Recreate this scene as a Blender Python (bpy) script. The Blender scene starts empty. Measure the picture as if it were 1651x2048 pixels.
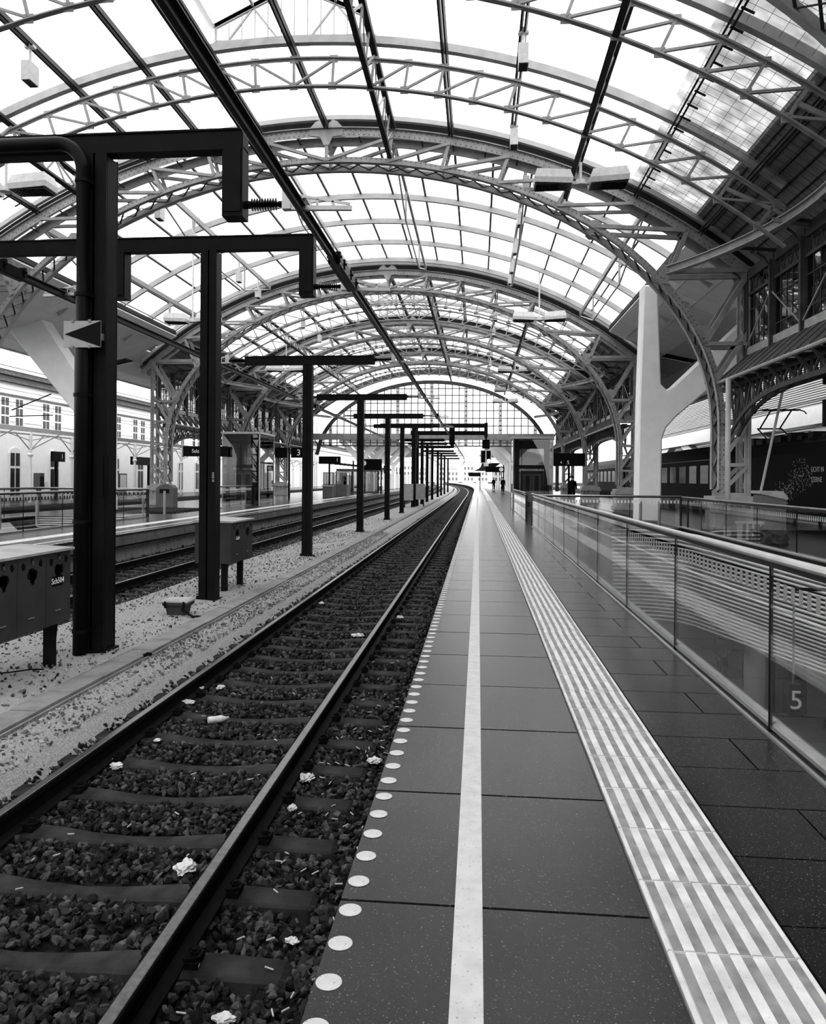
import bpy, math, random
import numpy as np
from mathutils import Matrix, Vector

# ------------------------------------------------------------------ camera, light, exposure
scene = bpy.context.scene
col = scene.collection
random.seed(7)
rng = np.random.default_rng(11)

cam_data = bpy.data.cameras.new('camera')
cam_data.sensor_fit = 'VERTICAL'
cam_data.sensor_height = 36.0
cam_data.lens = 1570.0 / 2048.0 * 36.0
cam_data.shift_x = 0.0120
cam_data.shift_y = -0.0327
cam_data.clip_start = 0.05
cam_data.clip_end = 3000
cam = bpy.data.objects.new('camera', cam_data)
col.objects.link(cam)
PSI = math.atan(0.0985)
cam.matrix_world = Matrix.Translation((0, 0, 1.52)) @ Matrix.Rotation(PSI, 4, 'Z') @ Matrix.Rotation(math.pi / 2, 4, 'X') @ Matrix.Rotation(0.007, 4, 'Z')
scene.camera = cam

world = bpy.data.worlds.new('overcast sky')
scene.world = world
world.use_nodes = True
wn = world.node_tree
wn.nodes.clear()
w_out = wn.nodes.new('ShaderNodeOutputWorld')
w_bg = wn.nodes.new('ShaderNodeBackground')
w_tc = wn.nodes.new('ShaderNodeTexCoord')
w_sep = wn.nodes.new('ShaderNodeSeparateXYZ')
w_ramp = wn.nodes.new('ShaderNodeValToRGB')
w_ramp.color_ramp.elements[0].position = 0.48
w_ramp.color_ramp.elements[0].color = (0.12, 0.12, 0.12, 1)
w_ramp.color_ramp.elements[1].position = 0.505
w_ramp.color_ramp.elements[1].color = (0.9, 0.9, 0.9, 1)
e = w_ramp.color_ramp.elements.new(0.85)
e.color = (1.25, 1.25, 1.25, 1)
w_map = wn.nodes.new('ShaderNodeMath')
w_map.operation = 'MULTIPLY_ADD'
w_map.inputs[1].default_value = 0.5
w_map.inputs[2].default_value = 0.5
wn.links.new(w_tc.outputs['Generated'], w_sep.inputs[0])
wn.links.new(w_sep.outputs['Z'], w_map.inputs[0])
wn.links.new(w_map.outputs[0], w_ramp.inputs[0])
wn.links.new(w_ramp.outputs[0], w_bg.inputs[0])
w_bg.inputs[1].default_value = 1.0
wn.links.new(w_bg.outputs[0], w_out.inputs[0])

vs = scene.view_settings
vs.view_transform = 'Standard'
vs.look = 'None'
vs.gamma = 1.0
vs.use_curve_mapping = False
vs.exposure = 1.85
scene.cycles.transparent_max_bounces = 24
scene.cycles.max_bounces = 8
scene.cycles.diffuse_bounces = 3
scene.cycles.caustics_reflective = False
scene.cycles.caustics_refractive = False

# ------------------------------------------------------------------ materials (all grey: the photo is black and white)
def mat(name, g, rough=0.6, noise=0.0, scale=8.0, bump=0.0, bscale=60.0, metal=0.0, spec=0.5, emit=0.0, stretch=None, speck=0.0, speck_scale=180.0, island=None):
    m = bpy.data.materials.new(name)
    m.use_nodes = True
    nt = m.node_tree
    b = nt.nodes['Principled BSDF']
    b.inputs['Base Color'].default_value = (g, g, g, 1)
    b.inputs['Roughness'].default_value = rough
    b.inputs['Metallic'].default_value = metal
    b.inputs['Specular IOR Level'].default_value = spec
    if emit:
        b.inputs['Emission Color'].default_value = (1, 1, 1, 1)
        b.inputs['Emission Strength'].default_value = emit
    tc = None
    def coords():
        nonlocal tc
        if tc is None:
            t = nt.nodes.new('ShaderNodeTexCoord')
            tc = t.outputs['Object']
            if stretch:
                mp = nt.nodes.new('ShaderNodeMapping')
                mp.inputs['Scale'].default_value = stretch
                nt.links.new(tc, mp.inputs[0])
                tc = mp.outputs[0]
        return tc
    src = None
    if noise:
        n = nt.nodes.new('ShaderNodeTexNoise')
        n.inputs['Scale'].default_value = scale
        n.inputs['Detail'].default_value = 6
        nt.links.new(coords(), n.inputs['Vector'])
        r = nt.nodes.new('ShaderNodeMapRange')
        r.inputs[1].default_value = 0.3
        r.inputs[2].default_value = 0.7
        r.inputs[3].default_value = g * (1 - noise)
        r.inputs[4].default_value = g * (1 + noise)
        nt.links.new(n.outputs['Fac'], r.inputs[0])
        src = r.outputs[0]
    if speck:
        v = nt.nodes.new('ShaderNodeTexNoise')
        v.inputs['Scale'].default_value = speck_scale
        v.inputs['Detail'].default_value = 2
        nt.links.new(coords(), v.inputs['Vector'])
        r2 = nt.nodes.new('ShaderNodeMapRange')
        r2.inputs[1].default_value = 0.64
        r2.inputs[2].default_value = 0.74
        r2.inputs[3].default_value = 0
        r2.inputs[4].default_value = speck
        nt.links.new(v.outputs['Fac'], r2.inputs[0])
        ad = nt.nodes.new('ShaderNodeMath')
        ad.operation = 'ADD'
        ad.inputs[0].default_value = g
        if src:
            nt.links.new(src, ad.inputs[0])
        nt.links.new(r2.outputs[0], ad.inputs[1])
        src = ad.outputs[0]
    if island:                                           # loose stones differ from one another
        gi = nt.nodes.new('ShaderNodeNewGeometry')
        ri = nt.nodes.new('ShaderNodeMapRange')
        ri.inputs[3].default_value = island[0]
        ri.inputs[4].default_value = island[1]
        pw = nt.nodes.new('ShaderNodeMath')
        pw.operation = 'POWER'
        pw.inputs[1].default_value = 2.2
        nt.links.new(gi.outputs['Random Per Island'], pw.inputs[0])
        nt.links.new(pw.outputs[0], ri.inputs[0])
        mu = nt.nodes.new('ShaderNodeMath')
        mu.operation = 'MULTIPLY'
        mu.inputs[0].default_value = g
        if src:
            nt.links.new(src, mu.inputs[0])
        nt.links.new(ri.outputs[0], mu.inputs[1])
        src = mu.outputs[0]
    if src:
        nt.links.new(src, b.inputs['Base Color'])
    if bump:
        n2 = nt.nodes.new('ShaderNodeTexNoise')
        n2.inputs['Scale'].default_value = bscale
        n2.inputs['Detail'].default_value = 5
        nt.links.new(coords(), n2.inputs['Vector'])
        bp = nt.nodes.new('ShaderNodeBump')
        bp.inputs['Strength'].default_value = bump
        bp.inputs['Distance'].default_value = 0.02
        nt.links.new(n2.outputs['Fac'], bp.inputs['Height'])
        nt.links.new(bp.outputs[0], b.inputs['Normal'])
    return m

def glass_mat(name, tint, refl=1.0, diff=0.0, diffcol=0.8, ior=1.5, blotch=None):
    """clear sheet glass: straight-through transmission, fresnel reflection, optional milky or blotchy share"""
    m = bpy.data.materials.new(name)
    m.use_nodes = True
    nt = m.node_tree
    nt.nodes.clear()
    out = nt.nodes.new('ShaderNodeOutputMaterial')
    tr = nt.nodes.new('ShaderNodeBsdfTransparent')
    tr.inputs[0].default_value = (tint, tint, tint, 1)
    cur = tr.outputs[0]
    if diff or blotch:
        df = nt.nodes.new('ShaderNodeBsdfTranslucent')
        df.inputs[0].default_value = (diffcol, diffcol, diffcol, 1)
        dd = nt.nodes.new('ShaderNodeBsdfDiffuse')
        dd.inputs[0].default_value = (diffcol * .6, diffcol * .6, diffcol * .6, 1)
        mm = nt.nodes.new('ShaderNodeMixShader')
        mm.inputs[0].default_value = 0.35
        nt.links.new(df.outputs[0], mm.inputs[1])
        nt.links.new(dd.outputs[0], mm.inputs[2])
        mx = nt.nodes.new('ShaderNodeMixShader')
        mx.inputs[0].default_value = diff
        if blotch:
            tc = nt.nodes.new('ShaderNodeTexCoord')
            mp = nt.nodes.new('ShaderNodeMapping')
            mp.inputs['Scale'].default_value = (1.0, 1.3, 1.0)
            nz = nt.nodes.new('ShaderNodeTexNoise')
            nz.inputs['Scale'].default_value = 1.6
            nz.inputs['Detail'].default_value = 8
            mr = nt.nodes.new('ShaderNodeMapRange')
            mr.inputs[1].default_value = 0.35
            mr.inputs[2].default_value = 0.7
            mr.inputs[3].default_value = blotch[0]
            mr.inputs[4].default_value = blotch[1]
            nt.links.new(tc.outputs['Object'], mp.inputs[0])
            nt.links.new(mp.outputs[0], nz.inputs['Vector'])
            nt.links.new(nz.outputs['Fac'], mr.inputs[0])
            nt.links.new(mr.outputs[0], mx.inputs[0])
        nt.links.new(cur, mx.inputs[1])
        nt.links.new(mm.outputs[0], mx.inputs[2])
        cur = mx.outputs[0]
    if refl:
        gl = nt.nodes.new('ShaderNodeBsdfGlossy')
        gl.inputs['Roughness'].default_value = 0.0
        gl.inputs[0].default_value = (refl, refl, refl, 1)
        fr = nt.nodes.new('ShaderNodeFresnel')
        gb = nt.nodes.new('ShaderNodeNewGeometry')
        im = nt.nodes.new('ShaderNodeMapRange')
        im.inputs[3].default_value = ior
        im.inputs[4].default_value = 1 / ior          # leaving the sheet: same reflectance as entering it
        nt.links.new(gb.outputs['Backfacing'], im.inputs[0])
        nt.links.new(im.outputs[0], fr.inputs[0])
        mx = nt.nodes.new('ShaderNodeMixShader')
        nt.links.new(fr.outputs[0], mx.inputs[0])
        nt.links.new(cur, mx.inputs[1])
        nt.links.new(gl.outputs[0], mx.inputs[2])
        cur = mx.outputs[0]
    nt.links.new(cur, out.inputs[0])
    return m

M = dict(
    granite=mat('dark granite', .010, .24, .3, 3, .04, 90, spec=0.13, speck=.11, speck_scale=130),
    granite2=mat('dark granite wide slabs', .006, .24, .35, 3, .04, 90, spec=0.08, speck=.10, speck_scale=130),
    joint=mat('joint', .003, .9, spec=0.028),
    tactile=mat('pale ribbed paving', .45, .6, .18, 9, .06, 120, spec=0.056, speck=-.16, speck_scale=90),
    white=mat('white marking', .38, .6, .10, 14, .04, 90, spec=0.056, speck=-.2, speck_scale=80),
    groove=mat('worn tactile groove', .18, .7, .3, 12, .05, 90, spec=.05),
    concrete=mat('concrete', .17, .8, .25, 3, .15, 50, spec=0.056),
    concrete_dark=mat('concrete dark', .085, .8, .3, 3, .15, 50, spec=0.056),
    sleeper=mat('old concrete sleeper', .019, .75, .6, 6, .35, 40, spec=0.042),
    stone=mat('ballast stone', .022, .7, .5, 30, .2, 90, spec=0.070, island=(.25, 2.6)),
    bed=mat('ballast bed', .010, .9, .6, 25, .9, 45, spec=0.028),
    bed_far=mat('ballast bed far', .022, .9, .5, 16, 1.0, 22, spec=0.028),
    gravel=mat('pale gravel', .21, .9, .40, 60, .5, 140, spec=0.042, speck=.14, speck_scale=70),
    pebble=mat('pale pebble', .18, .9, .3, 30, spec=0.042, island=(.3, 1.8)),
    cover=mat('cable duct cover', .15, .8, .25, 5, .1, 80, spec=0.042),
    rail_side=mat('rusty rail', .004, .6, .4, 20, spec=0.022),
    rail_top=mat('polished rail', .10, .3, .3, 30, metal=.9),
    pole=mat('black painted steel', .0045, .45, .3, 4, .04, 30, spec=0.039),
    pole_pipe=mat('black pipe', .004, .35, spec=0.056),
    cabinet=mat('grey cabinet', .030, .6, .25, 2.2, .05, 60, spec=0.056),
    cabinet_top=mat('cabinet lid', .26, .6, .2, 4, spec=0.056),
    stain=mat('dark stain', .003, .7, .5, 30, spec=0.028),
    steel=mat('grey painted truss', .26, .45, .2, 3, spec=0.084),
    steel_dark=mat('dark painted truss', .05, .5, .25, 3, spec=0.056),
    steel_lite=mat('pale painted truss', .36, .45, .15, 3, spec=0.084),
    purlin=mat('dark purlin', .022, .5, .2, 3, spec=0.056),
    rib_white=mat('white roof rib', .34, .45, .08, 3),
    boards=mat('dark roof boards', .22, .7, .3, 2, spec=0.056, stretch=(1, 6, 1)),
    soffit=mat('soffit panel', .85, .55, .08, .8, spec=0.084),
    soffit_gap=mat('soffit gap', .02, .8),
    white_steel=mat('white concrete column', .72, .5, .06, 2),
    lampwhite=mat('lamp housing', .55, .45, .12, 9),
    grille=mat('lamp grille', .03, .5, spec=0.056),
    insul=mat('dark insulator', .003, .35, spec=0.03),
    alu=mat('aluminium', .30, .34, .1, 6, metal=.7),
    alu_dark=mat('dark aluminium', .014, .4, spec=0.056),
    contact=mat('conductor rail', .012, .38, .2, 5, spec=0.084),
    frit=mat('white frit', .60, .6),
    frit_grey=mat('grey frit', .15, .6),
    black=mat('black panel', .003, .4, spec=0.042),
    black_matt=mat('black matt', .003, .8, spec=0.022),
    sign_white=mat('sign lettering', .75, .5),
    sign_plate=mat('pale sign plate', .22, .5, .1, 12),
    plaster=mat('white plaster', .86, .8, .03, 2),
    plaster_trim=mat('plaster trim', .74, .8),
    roof_tile=mat('pale roof tiles', .62, .8, .12, 6, stretch=(1, 1, 3)),
    window_dark=mat('window glass dark', .02, .08, spec=0.084),
    train=mat('dark train paint', .002, .6, spec=0.034),
    train_dots=mat('train sparkle', .22, .5),
    train_win=mat('train window', .004, .1, spec=.06),
    litter=mat('paper litter', .42, .8, .2, 30),
    butt=mat('cigarette paper', .32, .8),
    bag=mat('grey bag', .05, .4, .3, 12, spec=0.084),
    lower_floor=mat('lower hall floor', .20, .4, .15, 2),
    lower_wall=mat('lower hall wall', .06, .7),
    lamella=mat('lamella', .55, .4, .1, 3),
    lamella_lite=mat('pale lamella', .20, .35, .3, .6, stretch=(.3, .3, 6)),
    skin=mat('skin', .25, .6),
    cloth_dark=mat('dark cloth', .006, .9, spec=0.028),
    cloth_mid=mat('grey shirt', .14, .9),
    hill=mat('hazy hill', .45, .9, .25, .05),
    lit=mat('lit signal lamp', .9, .5, emit=6.0),
    paper=mat('poster paper', .7, .7),
    info_grey=mat('grey cabin', .09, .5, .1, 3, spec=0.056),
    fill_panel=mat('added fill panel', .9, .5, emit=2.5),
    skirt=mat('shade-toned skirt boards', .05, .6, .3, 2, spec=.1),  # shade under the side canopies is put into this darker board colour
    wall_plain=mat('added blocking wall', .10, .8),
    lamella_back=mat('wall behind lamellas', .06, .7),
    brass=mat('dull metal', .12, .4, metal=.6),
)
M['pane'] = glass_mat('balustrade glass', .93, .95)
M['pane_dark'] = glass_mat('clerestory glass', .45, .9)
M['pane_lift'] = glass_mat('lift glass', .55, .9)
M['roofglass'] = glass_mat('roof glass', .97, .0, diff=.30, diffcol=.97)
M['roofglass_blotchy'] = glass_mat('blotchy dark roof glass', .9, .0, diff=.3, diffcol=.22, blotch=(.50, .84))  # darker, blotchy panes low on the near hall's right slope
M['gable'] = glass_mat('gable glass', .93, .25, diff=.12, diffcol=.8)

# ------------------------------------------------------------------ mesh building helpers
class MB:
    def __init__(self):
        self.v, self.f = [], []
    def quad(self, a, b, c, d):
        i = len(self.v)
        self.v += [tuple(a), tuple(b), tuple(c), tuple(d)]
        self.f.append((i, i + 1, i + 2, i + 3))
        return self
    def box(self, x0, x1, y0, y1, z0, z1):
        i = len(self.v)
        self.v += [(x0, y0, z0), (x1, y0, z0), (x1, y1, z0), (x0, y1, z0), (x0, y0, z1), (x1, y0, z1), (x1, y1, z1), (x0, y1, z1)]
        self.f += [(i, i + 3, i + 2, i + 1), (i + 4, i + 5, i + 6, i + 7), (i, i + 1, i + 5, i + 4), (i + 1, i + 2, i + 6, i + 5), (i + 2, i + 3, i + 7, i + 6), (i + 3, i, i + 4, i + 7)]
        return self
    def beam(self, p, q, w, h, up=(0, 0, 1)):
        p, q, up = Vector(p), Vector(q), Vector(up)
        d = (q - p)
        if d.length < 1e-6:
            return self
        d.normalize()
        s = d.cross(up)
        if s.length < 1e-4:
            s = d.cross(Vector((1, 0, 0)))
            if s.length < 1e-4:
                s = d.cross(Vector((0, 1, 0)))
        s.normalize()
        u = s.cross(d).normalized()
        i = len(self.v)
        for c in (p, q):
            for a, b in ((-1, -1), (1, -1), (1, 1), (-1, 1)):
                self.v.append(tuple(c + s * (a * w / 2) + u * (b * h / 2)))
        self.f += [(i, i + 1, i + 2, i + 3), (i + 7, i + 6, i + 5, i + 4)]
        for k in range(4):
            self.f.append((i + k, i + 4 + k, i + 4 + (k + 1) % 4, i + (k + 1) % 4))
        return self
    def tube(self, pts, r, n=8, caps=True):
        pts = [Vector(p) for p in pts]
        rs = r if isinstance(r, (list, tuple)) else [r] * len(pts)
        i0 = len(self.v)
        ref = None
        for k, p in enumerate(pts):
            d = (pts[min(k + 1, len(pts) - 1)] - pts[max(k - 1, 0)])
            if d.length < 1e-9:
                d = Vector((0, 0, 1))
            d.normalize()
            if ref is None:
                ref = Vector((0, 0, 1)) if abs(d.z) < .9 else Vector((1, 0, 0))
            s = d.cross(ref)
            if s.length < 1e-4:
                ref = Vector((0, 1, 0)); s = d.cross(ref)
            s.normalize()
            u = s.cross(d).normalized()
            for a in range(n):
                t = 2 * math.pi * a / n
                self.v.append(tuple(p + s * (rs[k] * math.cos(t)) + u * (rs[k] * math.sin(t))))
        for k in range(len(pts) - 1):
            for a in range(n):
                b = (a + 1) % n
                self.f.append((i0 + k * n + a, i0 + k * n + b, i0 + (k + 1) * n + b, i0 + (k + 1) * n + a))
        if caps:
            self.f.append(tuple(i0 + a for a in range(n - 1, -1, -1)))
            self.f.append(tuple(i0 + (len(pts) - 1) * n + a for a in range(n)))
        return self
    def ribbon(self, pts, w, h):
        """rectangular section swept along points in an xz plane: h in that plane, w along y"""
        pts = [Vector(p) for p in pts]
        i0 = len(self.v)
        for k, p in enumerate(pts):
            d = (pts[min(k + 1, len(pts) - 1)] - pts[max(k - 1, 0)]).normalized()
            nrm = Vector((-d.z, 0, d.x))
            for a, b in ((-1, -1), (1, -1), (1, 1), (-1, 1)):
                self.v.append(tuple(p + Vector((0, a * w / 2, 0)) + nrm * (b * h / 2)))
        self._skin(i0, len(pts), 4)
        return self
    def _skin(self, i0, m, n, closed_ends=True):
        for k in range(m - 1):
            for a in range(n):
                b = (a + 1) % n
                self.f.append((i0 + k * n + a, i0 + k * n + b, i0 + (k + 1) * n + b, i0 + (k + 1) * n + a))
        if closed_ends:
            self.f.append(tuple(i0 + a for a in range(n - 1, -1, -1)))
            self.f.append(tuple(i0 + (m - 1) * n + a for a in range(n)))
    def loft(self, rings, caps=True):
        i0 = len(self.v)
        n = len(rings[0])
        for r in rings:
            self.v += [tuple(p) for p in r]
        self._skin(i0, len(rings), n, caps)
        return self
    def prism(self, poly, fn0, fn1):
        """poly 2-d outline; fn0/fn1 map (a, b) to the two end faces"""
        i0 = len(self.v)
        n = len(poly)
        self.v += [tuple(fn0(a, b)) for a, b in poly] + [tuple(fn1(a, b)) for a, b in poly]
        self.f.append(tuple(range(i0 + n - 1, i0 - 1, -1)))
        self.f.append(tuple(range(i0 + n, i0 + 2 * n)))
        for k in range(n):
            j = (k + 1) % n
            self.f.append((i0 + k, i0 + j, i0 + n + j, i0 + n + k))
        return self
    def disc(self, x, y, z, r, h, n=20):
        return self.prism([(r * math.cos(2 * math.pi * k / n), r * math.sin(2 * math.pi * k / n)) for k in range(n)],
                          lambda a, b: (x + a, y + b, z), lambda a, b: (x + a, y + b, z + h))
    def slab(self, rows, t):
        """surface grid rows[i][j] thickened by t along z"""
        i0 = len(self.v)
        m, n = len(rows), len(rows[0])
        for r in rows:
            self.v += [tuple(p) for p in r]
        for r in rows:
            self.v += [(p[0], p[1], p[2] + t) for p in r]
        o = m * n
        for i in range(m - 1):
            for j in range(n - 1):
                a = i0 + i * n + j
                self.f.append((a, a + n, a + n + 1, a + 1))
                self.f.append((a + o, a + o + 1, a + o + n + 1, a + o + n))
        for i in range(m - 1):
            a = i0 + i * n
            self.f.append((a, a + o, a + o + n, a + n))
            a = i0 + i * n + n - 1
            self.f.append((a, a + n, a + o + n, a + o))
        for j in range(n - 1):
            a = i0 + j
            self.f.append((a, a + 1, a + o + 1, a + o))
            a = i0 + (m - 1) * n + j
            self.f.append((a, a + o, a + o + 1, a + 1))
        return self

ORG = {}
def obj(name, mb, m, parent=None, smooth=False):
    me = bpy.data.meshes.new(name)
    o0 = ORG.get(parent.name, Vector((0, 0, 0))) if parent else Vector((0, 0, 0))
    v = np.array(mb.v, dtype=np.float64) - np.array(o0)
    org = o0
    loc = Vector((0, 0, 0))
    if parent is None:                                   # a top-level mesh gets its origin at the middle of its base
        lo, hi = v.min(0), v.max(0)
        loc = Vector(((lo[0] + hi[0]) / 2, (lo[1] + hi[1]) / 2, lo[2]))
        v = v - np.array(loc)
        org = loc
    me.from_pydata(v.tolist(), [], mb.f)
    me.materials.append(M[m] if isinstance(m, str) else m)
    if smooth:
        me.polygons.foreach_set('use_smooth', [True] * len(me.polygons))
    me.update()
    o = bpy.data.objects.new(name, me)
    col.objects.link(o)
    o.location = loc
    if parent:
        o.parent = parent
    ORG[o.name] = org
    return o
def tag(o, label, cat, group=None, kind=None):
    o['label'] = label
    o['category'] = cat
    if group:
        o['group'] = group
    if kind:
        o['kind'] = kind
    return o
def struct(name, mb, m, label=None, cat=None, smooth=False):
    o = obj(name, mb, m, None, smooth)
    o['kind'] = 'structure'
    if label:
        o['label'] = label
    if cat:
        o['category'] = cat
    return o
def thing(name, label, cat, loc=(0, 0, 0), group=None):
    o = bpy.data.objects.new(name, None)
    col.objects.link(o)
    o.location = loc
    o.empty_display_size = .2
    ORG[o.name] = Vector(loc)
    return tag(o, label, cat, group)
def dup(root, d, label=None):
    """copy a thing with its parts and sub-parts, moved by d"""
    def cp(o, par):
        c = o.copy()
        col.objects.link(c)
        ORG[c.name] = ORG.get(o.name, Vector((0, 0, 0))) + Vector(d)
        if par:
            c.parent = par
        for ch in list(o.children):
            cp(ch, c)
        return c
    r = cp(root, None)
    r.location = Vector(root.location) + Vector(d)
    if label:
        r['label'] = label
    return r
def text_mesh(s, size, m, name, parent, origin, xdir, ydir, depth=.004, align='CENTER'):
    """extruded lettering; origin in world, xdir reading direction, ydir up"""
    cu = bpy.data.curves.new(name, 'FONT')
    cu.body = s
    cu.size = size
    cu.extrude = depth
    cu.align_x = align
    cu.align_y = 'CENTER'
    cu.resolution_u = 3
    tmp = bpy.data.objects.new(name + '_tmp', cu)
    col.objects.link(tmp)
    dg = bpy.context.evaluated_depsgraph_get()
    me0 = bpy.data.meshes.new_from_object(tmp.evaluated_get(dg))
    vs_ = [v.co.copy() for v in me0.vertices]
    fs_ = [tuple(p.vertices) for p in me0.polygons]
    bpy.data.objects.remove(tmp)
    X, Y_ = Vector(xdir).normalized(), Vector(ydir).normalized()
    Z = X.cross(Y_)
    mb = MB()
    mb.v = [tuple(Vector(origin) + X * v.x + Y_ * v.y + Z * v.z) for v in vs_]
    mb.f = fs_
    return obj(name, mb, m, parent)
ORD = ['nearest', 'second', 'third', 'fourth', 'fifth', 'sixth', 'seventh', 'eighth', 'ninth', 'tenth', 'eleventh', 'twelfth', 'thirteenth', 'fourteenth', 'fifteenth', 'sixteenth', 'seventeenth', 'eighteenth', 'nineteenth', 'twentieth']
def bend(y):
    """sideways drift of tracks and platforms where the line curves left beyond the hall"""
    return 0.0 if y < 100 else -(y - 100) ** 2 / 3700.0
XC = -4.85                                   # middle of the hall
RC, ZC = 20.0, -7.55                         # circle of the outer chord
def circ(x, r=RC):
    return ZC + math.sqrt(max(r * r - x * x, 0.0))
def inner_z(x, a=12.15, b=8.38):
    return 3.2 + b * math.sqrt(max(0.0, 1 - (x / a) ** 2))
YS = [-4, 0, 4, 8, 12, 16, 20, 25, 30, 40, 50, 60, 70, 80, 90, 100, 108, 116, 124, 132, 140, 150, 160, 175, 190, 210, 230, 250, 275, 300]
# ------------------------------------------------------------------ ground, platforms, lower halls (the setting)
mb = MB()
mb.box(-9.2, -.42, -12, 310, -1.1, -.86)
mb.box(-9.2, -120, 100, 310, -1.12, -.90)
mb.box(10.95, 120, -12, 310, -1.1, -.72)
mb.box(-120, -18.95, -12, 310, -1.1, -.72)
mb.box(-500, 500, 310, 1200, -1.1, -.86)
struct('ground', mb, 'bed_far')

def sweep_x(mb, x0, x1, z0, z1, y0, y1):
    ys = [y0] + [y for y in YS if y0 < y < y1] + [y1]
    mb.loft([[(x0 + bend(y), y, z0), (x1 + bend(y), y, z0), (x1 + bend(y), y, z1), (x0 + bend(y), y, z1)] for y in ys])
    return mb

EDGE = -.49
# our platform: paving slabs around the opening of the stairwell
mb = MB()
sweep_x(mb, EDGE + .02, 1.80, -.34, -.055, -4, 45)
sweep_x(mb, EDGE + .02, 10.8, -.34, -.055, 45, 300)
mb.box(6.35, 10.8, -4, 45, -.34, -.055)
mb.box(1.80, 6.35, 25.45, 45, -.34, -.055)
mb.box(-.30, -.20, -4, 300, -1.1, -.3) if False else None
sweep_x(mb, -.30, -.16, -1.1, -.3, -4, 300)
struct('floor_bed', mb, 'joint')
mb = MB()
def slab_box(mb, x0, x1, y0, y1, g=.006):
    mb.box(x0 + g, x1 - g, y0 + g, y1 - g, -.06, rng.uniform(-.0012, .0))
for k in range(-3, 98):
    y0 = 2.80 + k
    slab_box(mb, EDGE, .61, y0, y0 + 1, .008)
sweep_x(mb, EDGE, .61, -.06, 0, 100.8, 300)
struct('floor', mb, 'granite', 'dark speckled granite slabs along the platform edge with thin cross joints', 'paving')
mb = MB()
for k in range(-8, 90):
    y0 = 2.3 + k * .5
    if y0 + .5 > 47.4:
        break
    if k % 2 == 0:
        slab_box(mb, 1.04, 1.48, y0, y0 + .5, .005)
        slab_box(mb, 1.48, 1.74, y0, y0 + .5, .005)
    else:
        slab_box(mb, 1.04, 1.74, y0, y0 + .5, .005)
y = 47.0
while y < 100:
    mb.box(1.04, 1.74, y, y + .99, -.06, 0)
    y += 1
sweep_x(mb, 1.04, 10.8, -.06, 0, 100, 300)
for (x0, x1, y0, y1) in ((1.80, 6.35, 25.5, 100), (6.36, 10.8, -4, 100)):
    xx = x0
    while xx < x1 - .1:
        yy = y0
        while yy < y1 - .1:
            mb.box(xx + .004, min(xx + .9, x1) - .004, yy + .004, min(yy + 1.8, y1) - .004, -.06, 0)
            yy += 1.8
        xx += .9
mb.box(1.74, 1.80, 25.5, 100, -.06, -.001)
struct('floor', mb, 'granite2', 'dark granite slabs beyond the tactile strip, split by offset joints', 'paving')
# front face of the platform under the edge slabs
mb = MB()
y = -3.2
while y < 100:
    mb.box(EDGE + .01, EDGE + .12, y + .004, y + .996, -.26, -.061)
    y += 1
struct('trim_1', mb, 'concrete_dark')

mb = MB()
sweep_x(mb, -.072, .026, -.01, .0025, -1, 300)
tag(obj('edge_line', mb, 'white'), 'continuous white line painted along the near granite platform edge', 'platform marking', 'markings on the near platform')
t = thing('edge_dots', 'row of round white dots set along the rim of the near platform', 'platform marking', (-.437, 2.335, 0), 'markings on the near platform')
d0 = obj('dot', MB().disc(-.437, 2.335, 0, .040, .0016, 22), 'white', t)
for k in range(-1, 99):
    if k:
        d = d0.copy()
        col.objects.link(d)
        d.location = (0, .199 * k, 0)
mb = MB()
for k in range(99, 330):
    mb.disc(-.437 + bend(2.335 + .199 * k), 2.335 + .199 * k, 0, .040, .0016, 8)
obj('distant_dots', mb, 'white', t)['kind'] = 'stuff'
# tactile strip: tiles with raised ribs
mb = MB()
ty = 2.155 - .45 * 3
gr = MB()
k = 0
while ty < 150:
    bx = bend(ty)
    mb.box(.617 + bx, 1.034 + bx, ty + .003, ty + .447, -.05, .0005)
    if ty < 55:
        off = rng.uniform(-.004, .004)
        for r in range(7):                                # raised pale ribs, half ribs at both rims
            x0 = max(.617, .617 + (r - .5) * .0695 + .016) + (off if 0 < r < 6 else 0)
            x1 = min(1.034, .617 + (r + .5) * .0695 - .016) + (off if 0 < r < 6 else 0)
            mb.prism([(x0, .0), (x0 + .004, .0055), (x1 - .004, .0055), (x1, 0)],
                     lambda a, b, yy=ty: (a, yy + .005, b), lambda a, b, yy=ty: (a, yy + .445, b))
        for r in range(6):                                # worn darker grooves between them
            xm = .617 + (r + .5) * .0695 + off + .0
            gr.box(xm - .017, xm + .017, ty + .006, ty + .444, -.01, .0012)
    ty += .45
sweep_x(mb, .617, 1.034, -.05, .0005, 150, 300)
t = tag(obj('tactile_strip', mb, 'tactile'), 'pale tactile guide strip of ribbed tiles running along the near platform', 'tactile paving')
obj('groove', gr, 'groove', t)

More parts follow.
